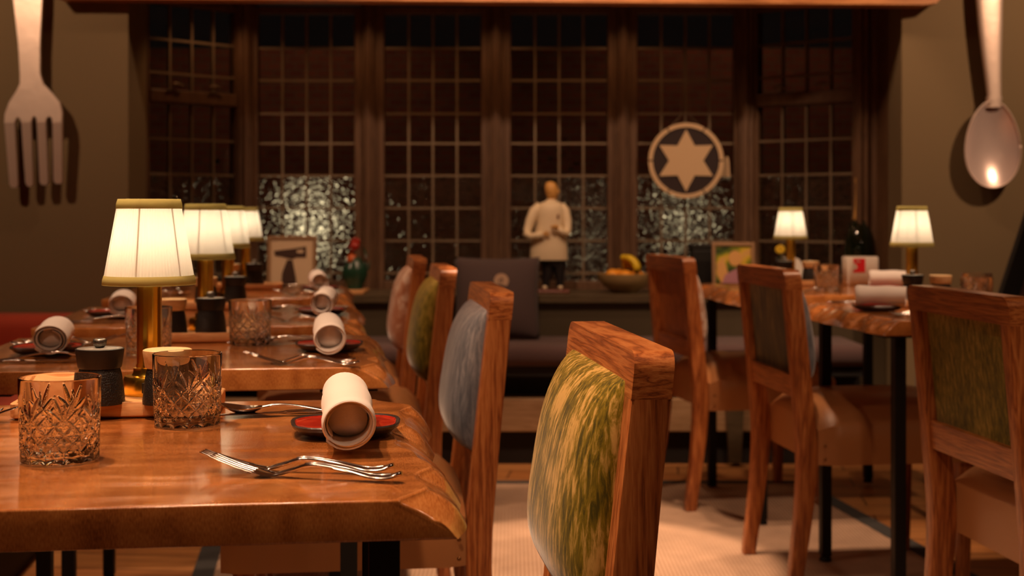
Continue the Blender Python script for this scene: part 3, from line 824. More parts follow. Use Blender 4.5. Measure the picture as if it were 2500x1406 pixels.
def lamp_light(x, y, z, p):
    l = bpy.data.lights.new('lamp_glow', 'POINT'); l.energy = p; l.color = (1, .80, .58); l.shadow_soft_size = .02
    o = bpy.data.objects.new('lamp_glow', l); C.objects.link(o); o.location = (x, y, z)
TRT = .768     # tray top height
def mill_mesh_body():
    b = bmesh.new()
    lathe(b, [(.001, 0), (.031, 0), (.0315, .003), (.030, .02), (.0275, .037), (.0255, .0445), (.0245, .046), (.001, .046)], 48)
    return b
def make_mill(kind):
    if kind == 'pepper':
        t = thing('pepper_mill', (0, 0, 0), 0, '', 'pepper mill')
        obj('body', mill_mesh_body(), M['black_body'], t, smooth=True, angle=45)
        b = bmesh.new(); lathe(b, [(.001, .046), (.0265, .046), (.0275, .048), (.0305, .068), (.0305, .0705), (.029, .0712), (.0285, .0705), (.001, .0705)], 48)
        cap = obj('grinder_cap', b, M['black'], t, smooth=True, angle=40)
        b = bmesh.new(); lathe(b, [(.001, .0702), (.0284, .0706), (.0284, .0712), (.001, .0718)], 40); obj('metal_top', b, M['mill_top'], cap, smooth=True)
        b = bmesh.new(); lathe(b, [(.001, .0715), (.0045, .0715), (.0075, .0745), (.0085, .078), (.0082, .082), (.006, .0835), (.001, .0835)], 48, rfun=lambda r, z, a: max(r, 1e-5) * (1 + .05 * math.cos(a * 20))); obj('knob', b, M['gun'], t, smooth=True, angle=60)
    else:
        t = thing('salt_mill', (0, 0, 0), 0, '', 'salt mill')
        obj('body', mill_mesh_body(), M['black_body'], t, smooth=True, angle=45)
        b = bmesh.new(); lathe(b, [(.001, .046), (.0275, .046), (.0285, .048), (.031, .066), (.0308, .0685), (.029, .0695), (.001, .0697)], 48)
        obj('wooden_lid', b, M['lid_wood'], t, smooth=True, angle=40)
    return t
pep0, salt0 = make_mill('pepper'), make_mill('salt')
def make_tray():
    b = bmesh.new(); out = rrect(.26, .135, .012, 4); inn = rrect(.246, .121, .008, 4)
    loft(b, [[(x, y, 0) for x, y in rrect(.25, .125, .01, 4)], [(x, y, .003) for x, y in out], [(x, y, .0195) for x, y in out], [(x * .992, y * .99, .0205) for x, y in out], [(x, y, .0205) for x, y in inn], [(x * .995, y * .99, .018) for x, y in inn]])
    return obj('condiment_tray', b, M['board'], None, smooth=True, angle=40)
tray0 = make_tray()
# ------------------------------------------------------------------ cut-glass tumbler
def make_tumbler():
    H, R = .0885, .0425; NA, NZ = 288, 104
    circ = 2 * PI * R
    def outer(z, a):
        r = .0405 + .002 * (z / H)
        s = a / (2 * PI)
        d = 0.0
        if z < .0125:
            q = abs(((s * 14) % 1) - .5) * 2
            ed = z / .0125
            d = .0020 * max(0, math.cos(q * PI / 2)) * math.sin(min(1, ed) * PI)
        if .010 < z < .056:
            n = 14; zp = circ / n
            p = s * n + (z - .012) / zp; m_ = s * n - (z - .012) / zp
            def gd(t): t = abs(((t) % 1) - .5); return .5 - t
            lim = 1.0
            top = .050
            # rim of the diamond field follows the diamonds
            if z > top - zp * .5:
                lim = max(0, 1 - (z - (top - zp * .5)) / (zp * .5) * 1.0)
            g1 = max(0, 1 - gd(p) / .10); g2 = max(0, 1 - gd(m_) / .10)
            h = (p + m_) / 2; vt = (p - m_) / 2
            st = max(0, 1 - gd(h * 2) / .12) * .5; sv = max(0, 1 - gd(vt * 2) / .12) * .5
            d = max(d, (.0022 * max(g1, g2) + .0013 * max(st, sv) * (1 - max(g1, g2))) * (lim ** .5))
        if z > .040:
            n = 7
            sx = ((s * n) % 1 - .5) * circ / n
            for ang, L in ((-48, .024), (-22, .031), (22, .031), (48, .024), (0, .022)):
                ca, sa = math.cos(math.radians(ang)), math.sin(math.radians(ang))
                al = sx * sa + (z - .043) * ca; ac = sx * ca - (z - .043) * sa
                if 0 < al < L:
                    wd = .0021 * math.sin(PI * (al / L)) + 1e-6
                    if abs(ac) < wd: d = max(d, .0016 * (1 - abs(ac) / wd))
        return r - d
    b = bmesh.new(); rings = []
    zs = [H * (i / NZ) for i in range(NZ + 1)]
    rings.append([(.034 * math.cos(2 * PI * i / NA), .034 * math.sin(2 * PI * i / NA), .0) for i in range(NA)])
    rings.append([(.0385 * math.cos(2 * PI * i / NA), .0385 * math.sin(2 * PI * i / NA), .0) for i in range(NA)])
    for z in zs[1:-1]:
        rings.append([(outer(z, 2 * PI * i / NA) * math.cos(2 * PI * i / NA), outer(z, 2 * PI * i / NA) * math.sin(2 * PI * i / NA), z) for i in range(NA)])
    for r, z in ((.0424, H - .0005), (.0416, H), (.0406, H - .0003), (.0402, H - .002), (.0385, .05), (.037, .02), (.035, .0145), (.030, .0125), (.015, .0120), (.0005, .0119)):
        rings.append([(r * math.cos(2 * PI * i / NA), r * math.sin(2 * PI * i / NA), z) for i in range(NA)])
    loft(b, rings)
    return obj('tumbler_glass', b, M['glass'], None, smooth=True, angle=35)
glass0 = make_tumbler()
# ------------------------------------------------------------------ plate, napkin, cutlery
def make_plate():
    t = thing('side_plate', (0, 0, 0), 0, '', 'plate')
    def sq(r, z, k=.06): return [((r * (1 + k * math.cos(4 * 2 * PI * i / 48) * -1 + .02 * math.sin(3 * 2 * PI * i / 48))) * math.cos(2 * PI * i / 48) * 1.02, (r * (1 - k * math.cos(4 * 2 * PI * i / 48))) * math.sin(2 * PI * i / 48) * .92, z) for i in range(48)]
    b = bmesh.new(); loft(b, [sq(.045, 0), sq(.056, .003), sq(.066, .010), sq(.0675, .0135), sq(.066, .0150), sq(.0635, .0140), sq(.058, .0092), sq(.040, .0068)])
    body = obj('plate_body', b, M['stoneware'], t, smooth=True, angle=60)
    b = bmesh.new(); loft(b, [sq(.0615, .0124), sq(.0622, .0136), sq(.0575, .0104), sq(.045, .0082), sq(.02, .0074)]); obj('red_glaze', b, M['red_glaze'], body, smooth=True, angle=60)
    return t
plate0 = make_plate()
def make_napkin(L=.18, turns=3.0, r0=.0205, r1=.0275, sq=.96, seed=1, tail=True):
    """roll along +y, resting on z=0"""
    rnd = random.Random(seed)
    n = int(34 * turns); rings = []
    th = .0016
    ny = 10
    for k in range(ny + 1):
        y = L * k / ny
        e = 1 + .04 * math.sin(k * 1.1 + seed)
        ring_o, ring_i = [], []
        for i in range(n + 1):
            f = i / n; a = -PI / 2 - .9 + (f - 1) * turns * 2 * PI * -1
            r = r0 + (r1 - r0) * (f ** .85)
            wob = 1 + .05 * math.sin(2 * a + k * .15 + seed) * (1 - f * .6)
            x = r * wob * e * math.cos(a); z = r * wob * sq * e * math.sin(a)
            dx, dz = math.cos(a), math.sin(a)
            ring_o.append((x + dx * th, y + .0035 * math.sin(f * 9 + seed) * (1 if k in (0, ny) else 0), z + dz * th)); ring_i.append((x - dx * th * .2, y, z - dz * th * .2))
        if tail:
            last = ring_o[-1]
            ring_o.append((last[0] + .012, last[1], -(r1 * sq) - .000)); ring_i.append((last[0] + .012, last[1], -(r1 * sq) + .0016))
        rings.append(ring_o + ring_i[::-1])
    b = bmesh.new(); vs = loft(b, rings, cap=False); m_ = len(rings[0])
    for row in (vs[0], vs[-1]):
        for i in range(m_ // 2 - 1):
            b.faces.new((row[i], row[i + 1], row[m_ - 2 - i], row[m_ - 1 - i]))
    # folded cloth end deep inside the roll
    y = L * .17; k = 20; rr = (r0 + .001)
    fr_ = [[b.verts.new((rr * f * math.cos(2 * PI * i / k), y - .012 * (1 - f * f) + .004 * math.sin(3 * 2 * PI * i / k) * f, rr * sq * f * math.sin(2 * PI * i / k))) for i in range(k)] for f in (1, .66, .33)]
    for a_, c_ in zip(fr_[:-1], fr_[1:]):
        for i in range(k): b.faces.new((a_[i], a_[(i + 1) % k], c_[(i + 1) % k], c_[i]))
    b.faces.new(fr_[-1])
    bmesh.ops.translate(b, verts=b.verts, vec=(0, 0, r1 * sq + .002))
    return obj('rolled_napkin', b, M['napkin'], None, smooth=True, angle=50)
nap0 = make_napkin()
nap1 = make_napkin(.16, 2.6, .017, .029, .95, 4)
def zprof(x, pts):
    """smooth curve through the points (cubic Hermite)"""
    n = len(pts)
    def tan(k):
        a, c = pts[max(k - 1, 0)], pts[min(k + 1, n - 1)]
        return (c[1] - a[1]) / (c[0] - a[0])
    x = min(max(x, pts[0][0]), pts[-1][0])
    for k in range(n - 1):
        if x <= pts[k + 1][0]:
            h = pts[k + 1][0] - pts[k][0]; t = (x - pts[k][0]) / h
            return ((2 * t ** 3 - 3 * t * t + 1) * pts[k][1] + (t ** 3 - 2 * t * t + t) * h * tan(k)
                    + (-2 * t ** 3 + 3 * t * t) * pts[k + 1][1] + (t ** 3 - t * t) * h * tan(k + 1))
    return pts[-1][1]
def make_fork():
    """tines start at x=0, handle ends at x=.2"""
    b = bmesh.new()
    zp = [(0, .0165), (.035, .0062), (.066, .0004), (.086, .0050), (.106, .0108), (.14, .0078), (.172, .0022), (.188, .0030), (.2, .0070)]
    wp = [(.048, .0118), (.06, .0115), (.074, .0068), (.088, .0043), (.10, .0036), (.12, .0038), (.16, .0062), (.185, .0085), (.195, .0075), (.2, .003)]
    xs = [.048 + i * .152 / 40 for i in range(41)]
    tube(b, [(x, 0, zprof(x, zp) + .0015) for x in xs], [(zprof(x, wp), .0013 if x < .072 else .0023) for x in xs], 10)
    for k in range(4):
        y = (k - 1.5) * .0062
        xs = [i * .052 / 12 for i in range(13)]
        tube(b, [(x, y * (.86 + .14 * x / .05), zprof(x, zp) + .0015) for x in xs], [(.0009 + .0011 * min(1, x / .03), .0010) for x in xs], 6)
    # ridge moulding on the handle
    xs = [.10 + i * .09 / 16 for i in range(17)]
    tube(b, [(x, 0, zprof(x, zp) + .0032) for x in xs], .0014, 6)
    return obj('fork', b, M['steel'], None, smooth=True, angle=60)
def make_spoon():
    b = bmesh.new()
    zp = [(0, .012), (.03, .0015), (.055, .005), (.075, .013), (.10, .0135), (.17, .0035), (.19, .0035), (.2, .006)]
    rings = []
    N = 16
    for i in range(N + 1):
        f = i / N; x = .0 + .062 * f
        wd = max(.0006, .0185 * (math.sin(PI * min(1, (f * .93 + .035))) ** .62) * (1 if f < .5 else 1 - .1 * (f - .5)))
        zc = zprof(x, [(0, .0135), (.031, .0085), (.062, .0105)])
        dep = .0075 * math.sin(PI * min(1, f + .0)) + .0003
        ring = []
        for k in range(9):
            u = -1 + k / 4; ring.append((x, wd * u, zc - dep * (1 - u * u)))
        for k in range(8, -1, -1):
            u = -1 + k / 4; ring.append((x, wd * u, zc + .0013 - dep * (1 - u * u)))
        rings.append(ring)
    loft(b, rings)
    zp2 = [(.058, .0110), (.075, .0135), (.10, .0125), (.17, .0030), (.19, .0030), (.2, .006)]
    wp = [(.058, .005), (.07, .0032), (.12, .0036), (.16, .0062), (.185, .0085), (.195, .0075), (.2, .003)]
    xs = [.058 + i * .142 / 34 for i in range(35)]
    tube(b, [(x, 0, zprof(x, zp2)) for x in xs], [(zprof(x, wp), .0018) for x in xs], 10)
    return obj('spoon', b, M['steel'], None, smooth=True, angle=60)
def make_knife():
    b = bmesh.new(); rings = []
    wp = [(0, .001), (.02, .0085), (.06, .0098), (.115, .0085), (.122, .005), (.13, .0045), (.19, .0085), (.21, .0075), (.215, .003)]
    for i in range(44):
        x = .215 * i / 43; wd = zprof(x, wp); h = .0008 if x < .118 else .0032 * min(1, (x - .112) / .02)
        rings.append([(x, wd * px, .0034 + h * pz) for px, pz in [(math.cos(2 * PI * k / 10), math.sin(2 * PI * k / 10)) for k in range(10)]])
    loft(b, rings)
    return obj('table_knife', b, M['steel'], None, smooth=True, angle=60)
fork0, spoon0, knife0 = make_fork(), make_spoon(), make_knife()
USED = set()
def place(proto, loc, rz, label, group=None, cat=None, scale=None, rx=0):
    if proto.name not in USED:
        USED.add(proto.name); o = proto
        o.location = loc; o.rotation_euler = (0, 0, rz); o['label'] = label
        if group: o['group'] = group
        if scale: o.scale = scale
    else:
        o = copy_tree(proto, loc, rz, label, group, scale)
    if cat: o['category'] = cat
    if rx: o.rotation_euler = (rx, 0, rz)
    return o
TZ = 0.7515
def loc_on(k, a, bb):      # a along the table from the live edge, bb depth
    P = T[k][0]; s = -1 if k <= 4 else 1
    q = P + RT * (s * a) + BK * bb
    return q.x, q.y
def aim(p, q): return math.atan2(q[1] - p[1], q[0] - p[0])
LAMPS = {1: (-.491, 1.83), 2: (-.642, 2.83), 3: (-.79, 3.76), 4: (-.927, 4.70), 5: (1.145, 3.87), 6: (1.02, 4.95)}
lampdesc = {1: 'cream pleated shade on brass stem, the largest lamp, on the nearest left table', 2: 'cream pleated brass lamp second from the front in the left row',
            3: 'cream pleated brass lamp third in the left row, half hidden behind the second', 4: 'cream pleated brass lamp farthest in the left row, beside the framed print',
            5: 'cream pleated brass lamp on the right, in front of the taupe wall', 6: 'small cream pleated brass lamp on the farther right table before the window'}
PEP = {1: (-.530, 1.738), 2: (-.616, 2.765), 3: (-.755, 3.69), 4: (-.882, 4.635), 5: (1.125, 3.795), 6: (.985, 4.885)}
SALT = {1: (-.444, 1.742), 2: (-.695, 2.76), 3: (-.835, 3.69), 4: (-.965, 4.64), 5: (1.205, 3.80), 6: (1.08, 4.89)}
for k in range(1, 7):
    lx, ly = LAMPS[k]
    tx = (PEP[k][0] + SALT[k][0] + lx) / 3; ty = ly - .035
    if k == 5: tx += .01
    if k == 1: tx -= .03; ty += .002
    tr = place(tray0, (tx, ty, .7505), TH, 'shallow pale wooden condiment tray under the lamp on the ' + names[k], 'condiment trays', 'tray')
    place(lamp0, (lx, ly, TRT + .0008), TH, lampdesc[k], 'table lamps', 'lamp')
    lamp_light(lx, ly, TRT + .212, .46)
    place(pep0, (*PEP[k], TRT + .0008), 0, 'black pepper mill with silver knob on the tray of the ' + names[k], 'pepper mills', 'pepper mill')
    place(salt0, (*SALT[k], TRT + .0008), .4, 'black salt mill with pale wooden lid on the tray of the ' + names[k], 'salt mills', 'salt mill')
G = 'cut glass tumblers'
place(glass0, (-.481, 1.438, TZ), .2, 'cut crystal tumbler at the bottom left, nearest the camera', G, 'glass')
place(glass0, (-.403, 1.678, TZ), .05, 'cut crystal tumbler in front of the nearest lamp and salt mill', G, 'glass')
place(glass0, (-.523, 2.70, TZ), .3, 'cut crystal tumbler right of the pepper mill on the second left table', G, 'glass')
place(glass0, (-.672, 2.50, TZ), .5, 'cut crystal tumbler behind the brass stem of the nearest lamp', G, 'glass')
place(glass0, (1.049, 4.51, TZ), .1, 'cut crystal tumbler on the farther right table beside the white tin', G, 'glass')
place(glass0, (1.258, 3.66, TZ), .1, 'cut crystal tumbler at the right end, nearer of the right table pair', G, 'glass')
place(glass0, (1.335, 3.885, TZ), .6, 'cut crystal tumbler beside the wooden-lidded mill on the nearer right table', G, 'glass')

# right-hand settings (diner on the chair) for the left row
off = {1: 0, 2: -.09, 3: -.03, 4: .0}
for k in (1, 2, 3, 4):
    nm = names[k]
    px, py = loc_on(k, .112, .378 + off[k])
    place(plate0, (px, py, TZ), TH, 'red glazed side plate with black rim on the chair side of the ' + nm, 'side plates', 'plate')
    nx, ny = loc_on(k, .109, .213 + off[k])
    jit = {1: .02, 2: .03, 3: -.07, 4: .09}[k]
    place(nap0 if k < 3 else nap1, (nx, ny, TZ + .008), TH + jit, 'white linen napkin rolled on the red plate of the ' + nm, 'rolled napkins', 'napkin', rx=math.radians(2.6))
    def pr(a, bb): return loc_on(k, a, bb)
    p, q = pr(.258, .170 + off[k] * .85), pr(.055, .118 + off[k] * .85)
    place(fork0, (*p, TZ), aim(p, q), 'silver fork in front of the napkin, far one of the pair, ' + nm, 'forks by the napkins', 'fork')
    p, q = pr(.246, .145 + off[k] * .85), pr(.045, .072 + off[k] * .85)
    place(fork0, (*p, TZ), aim(p, q), 'silver fork in front of the napkin, near one of the pair, ' + nm, 'forks by the napkins', 'fork')
    p, q = pr(.275, .545 + off[k]), pr(.08, .510 + off[k])
    place(spoon0, (*p, TZ), aim(p, q), 'silver spoon behind the rolled napkin on the ' + nm, 'spoons', 'spoon')
    p, q = pr(.315, .515 + off[k]), pr(.10, .545 + off[k])
    place(knife0, (*p, TZ), aim(p, q), 'silver knife lying behind the rolled napkin on the ' + nm, 'knives', 'knife')
# bench-side settings
for k in (2, 3):
    nm = names[k]
    px, py = loc_on(k, .633, .318 + off[k] * .3 + (.03 if k == 3 else 0))
    place(plate0, (px, py, TZ), TH + PI, 'red glazed side plate with black rim on the banquette side of the ' + nm, 'side plates', 'plate')
    place(nap1, (px + .035 if k == 2 else px + .045, py - .095, TZ + .006), TH + .12, 'loosely rolled white napkin on the banquette side of the ' + nm, 'rolled napkins', 'napkin', scale=(1.12, .92, .95), rx=math.radians(2))
for k in (1, 2, 3, 4):
    nm = names[k]
    d0 = off[k]
    if k > 1:
        p, q = loc_on(k, .52, .135), loc_on(k, .73, .135)
        place(knife0, (*p, TZ), aim(p, q), 'silver knife at the banquette side front of the ' + nm, 'knives', 'knife')
        p, q = loc_on(k, .515, .185), loc_on(k, .72, .150)
        place(spoon0, (*p, TZ), aim(p, q), 'silver spoon at the banquette side front of the ' + nm, 'spoons', 'spoon')
    p, q = loc_on(k, .535, .50 + d0 * .5), loc_on(k, .74, .47 + d0 * .5)
    place(fork0, (*p, TZ), aim(p, q), 'silver fork at the banquette side rear, left one of the pair, ' + nm, 'forks at the banquette side', 'fork')
    p, q = loc_on(k, .52, .52 + d0 * .5), loc_on(k, .725, .51 + d0 * .5)
    place(fork0, (*p, TZ), aim(p, q), 'silver fork at the banquette side rear, right one of the pair, ' + nm, 'forks at the banquette side', 'fork')
# right tables
place(plate0, (.985, 3.64, TZ), .1, 'black-rimmed red side plate under the napkin of the nearer right table', 'side plates', 'plate')
place(nap1, (1.048, 3.60, TZ + .010), PI / 2 - .30, 'rolled pinkish napkin on the nearer right table beside the pepper mill', 'rolled napkins', 'napkin', scale=(1, .8, 1))
place(plate0, (1.245, 4.54, TZ), .1, 'red side plate under the napkin of the farther right table', 'side plates', 'plate')
place(nap1, (1.32, 4.52, TZ + .012), PI / 2 - .22, 'rolled white napkin on the farther right table beside the white tin', 'rolled napkins', 'napkin', scale=(1, .75, 1))
for (a0, b0, a1, b1, pro, ct, lb) in ((.27, .11, .07, .10, fork0, 'fork', 'silver fork on the near edge of the nearer right table, outer one'),
                                      (.28, .15, .08, .14, fork0, 'fork', 'silver fork on the near edge of the nearer right table, inner one'),
                                      (.30, .63, .10, .61, knife0, 'knife', 'silver knife at the rear of the nearer right table')):
    p, q = loc_on(5, a0, b0), loc_on(5, a1, b1)
    place(pro, (*p, TZ), aim(p, q), lb, 'cutlery on the right tables', ct)
for (a0, b0, a1, b1, pro, ct, lb) in ((.27, .10, .07, .09, fork0, 'fork', 'silver fork at the near edge of the farther right table'),
                                      (.30, .60, .10, .62, knife0, 'knife', 'silver knife beside the photo frame on the farther right table')):
    p, q = loc_on(6, a0, b0), loc_on(6, a1, b1)
    place(pro, (*p, TZ), aim(p, q), lb, 'cutlery on the right tables', ct)
# white tin
t = thing('white_tin', (1.275, 4.95, TZ), .05, 'white tin with a red square label on the farther right table', 'tin')
b = bmesh.new(); loft(b, [[(x, y, z) for x, y in rrect(.122 - e, .08 - e, .02, 4)] for e, z in ((.004, 0), (0, .002), (0, .098), (.004, .101))]); obj('tin_body', b, M['white_enamel'], t, smooth=True, angle=50)
b = bmesh.new(); box(b, (-.038, -.0412, .046), (.006, -.0398, .096)); obj('red_label', b, M['label_red'], t)
b = bmesh.new(); prism(b, [(-.040, .052), (-.022, .062), (-.028, .076), (-.040, .080)], -.0422, -.0410); prism(b, [(-.034, .088), (-.010, .086), (-.018, .082)], -.0422, -.0410); obj('label_mark', b, M['label_pale'], t)

# ------------------------------------------------------------------ wall fork and spoon
def wall_fork():
    b = bmesh.new(); y0, y1 = WY - .075, WY - .055
    s = 3300 / (WY - .06)
    def w(px, py): return ((px - 1250) / s, CAMZ + (519 - py) / s)
    body = [(20, -330), (62, -362), (108, -330), (105, 0), (100, 110), (100, 180), (108, 205), (130, 228), (150, 250), (158, 275), (159, 300), (137, 302), (135, 291), (128, 284), (121, 291), (120, 300),
            (99, 300), (97, 290), (92, 284), (86, 290), (85, 300), (61, 300), (58, 292), (52, 287), (47, 292), (45, 302), (20, 302), (20, 280), (28, 250), (42, 225), (52, 205), (52, 180), (48, 110), (36, 0)]
    prism(b, [w(*p) for p in body], y0, y1)
    for (xt0, xt1, xb0, xb1, yb) in ((20, 45, 27, 47, 458), (61, 85, 66, 84, 455), (99, 120, 101, 121, 452), (137, 159, 135, 156, 449)):
        prism(b, [w(xt0, 299), w(xt1, 299), w(xb1, yb - 8), w(xb1 - 4, yb), w(xb0 + 4, yb), w(xb0, yb - 8)], y0, y1)
    # curve: bring the tines and the handle forward or back
    for v in b.verts:
        z = v.co.z
        v.co.y += -.035 * math.sin(max(0, min(1, (1.50 - z) / .38)) * PI) + .0
    es = [e for e in b.edges if len(e.link_faces) == 2 and e.calc_face_angle(0) > 1.2]
    bmesh.ops.bevel(b, geom=es, offset=.006, segments=3, profile=.6, affect='EDGES')
    o = obj('wall_fork', b, M['silver_deco'], None, smooth=True, angle=50)
    tag(o, 'giant silver fork mounted on the taupe wall at the upper left', 'wall decoration')
    t = thing('x', (0, 0, 0))
    bpy.data.objects.remove(t)
    b = bmesh.new()
    for z in (1.75, 2.05):
        lathe(b, [(.012, 0), (.012, .05)], 10, (0, 0, 0))
    bm2 = bmesh.new()
    for z in (1.62, 2.0):
        x = w(70, 0)[0]
        box(bm2, (x - .012, WY - .056, z), (x + .012, WY - .0005, z + .024))
    b.free()
    obj('wall_bracket', bm2, M['black_metal'], o)
wall_fork()
def wall_spoon():
    s = 3300 / (WY - .07)
    def w(px, py): return ((px - 1250) / s, CAMZ + (519 - py) / s)
    b = bmesh.new()
    # handle as a loft of flat rounded sections
    secs = [(-330, 2398, 2444), (-300, 2380, 2462), (-150, 2378, 2456), (0, 2384, 2449), (60, 2389, 2448), (120, 2396, 2446), (180, 2404, 2445), (232, 2411, 2445), (238, 2408, 2447), (246, 2408, 2447), (252, 2413, 2443), (262, 2408, 2447)]
    rings = []
    for py, xa, xb in secs:
        (x0, z), (x1, _) = w(xa, py), w(xb, py)
        cx = (x0 + x1) / 2; hw = (x1 - x0) / 2
        rings.append([(cx + hw * math.copysign(abs(math.cos(a)) ** .5, math.cos(a)), WY - .065 + .014 * math.copysign(abs(math.sin(a)) ** .8, math.sin(a)), z) for a in [2 * PI * i / 20 + .01 for i in range(20)]])
    loft(b, rings)
    h = obj('wall_spoon', b, M['silver_deco'], None, smooth=True, angle=45)
    tag(h, 'giant silver spoon mounted on the taupe wall at the upper right', 'wall decoration')
    # bowl: shallow concave egg
    b = bmesh.new(); NU, NV = 48, 14
    cx, cz = w(2423, 352)
    def edge(a):   # egg outline, a=0 right, pi/2 up
        rx = 67 / s; rz = 106 / s
        x = rx * math.cos(a); z = rz * math.sin(a)
        x *= 1 - .16 * math.sin(a)
        return x, z
    rings = []
    for side in (0, 1):
        rng = range(NV + 1) if side == 0 else range(NV, -1, -1)
        for k in rng:
            f = max(k / NV, .003); ring = []
            for i in range(NU):
                x, z = edge(2 * PI * i / NU)
                dep = .045 * (1 - f ** 2.2)
                ring.append((cx + x * f, WY - .075 + dep + (.004 if side else 0) - .0, cz + z * f))
            rings.append(ring)
    loft(b, rings)
    obj('spoon_bowl', b, M['silver_bowl'], h, smooth=True, angle=70)
    b = bmesh.new(); ps = [edge(2 * PI * i / 64) for i in range(65)]
    tube(b, [(cx + x, WY - .075, cz + z) for x, z in ps], .0035, 8, up=Vector((0, 1, 0)))
    obj('bowl_rim', b, M['silver_deco'], h, smooth=True)
    b = bmesh.new()
    for z in (1.62, 2.0):
        x = w(2428, 0)[0]; box(b, (x - .012, WY - .052, z), (x + .012, WY - .0005, z + .024))
    obj('wall_bracket', b, M['black_metal'], h)
wall_spoon()

# ------------------------------------------------------------------ star disc on the window
def star():
    y = GY - .085; s = 3300 / y
    cx, cz = (1675 - 1250) / s, CAMZ + (519 - 392) / s
    R = 92 / s
    t = thing('star_disc', (cx, y, cz), 0, 'round wooden disc with a pale six-pointed star hung on the window', 'wall decoration')
    b = bmesh.new(); prism(b, [(R * .94 * math.cos(2 * PI * i / 64), R * .94 * math.sin(2 * PI * i / 64)) for i in range(64)], .004, .010); obj('backing', b, M['star_back'], t)
    for k in range(6):
        b = bmesh.new(); a0 = math.radians(60 * k + 1.2); a1 = math.radians(60 * (k + 1) - 1.2)
        pts = [(R * math.cos(a0 + (a1 - a0) * i / 12), R * math.sin(a0 + (a1 - a0) * i / 12)) for i in range(13)]
        pts += [(R * .885 * math.cos(a1 - (a1 - a0) * i / 12), R * .885 * math.sin(a1 - (a1 - a0) * i / 12)) for i in range(13)]
        prism(b, pts, -.004, .004); obj('ring_segment', b, M['star_wood'], t)
    b = bmesh.new(); pts = []
    for i in range(12):
        a = math.radians(90 + 30 * i); r = R * (.82 if i % 2 == 0 else .455)
        pts.append((r * math.cos(a), r * math.sin(a)))
    prism(b, pts, -.004, .004)
    es = [e for e in b.edges if len(e.link_faces) == 2 and e.calc_face_angle(0) > 1.2]
    bmesh.ops.bevel(b, geom=es, offset=.001, segments=1, affect='EDGES')
    obj('star', b, M['star_wood'], t)
    b = bmesh.new(); tube(b, [(-R * .5, .008, R * .8), (-.02, .03, R * 1.2), (0, .05, ZT - cz - .01)], .0015, 5); tube(b, [(R * .5, .008, R * .8), (.02, .03, R * 1.2), (0, .05, ZT - cz - .01)], .0015, 5)
    obj('hanging_wire', b, M['lead'], t)
    b = bmesh.new()
    prism(b, [((x - 1675) / s, (392 - yy) / s) for x, yy in ((1764, 431), (1787, 431), (1785, 392), (1781, 380), (1775, 384), (1768, 398))], .058, .062)
    o = obj('window_tag', b, M['star_wood'], None); o.location = (cx, y, cz)
    tag(o, 'small pale tapered wooden tag on the window beside the star disc', 'tag')
star()

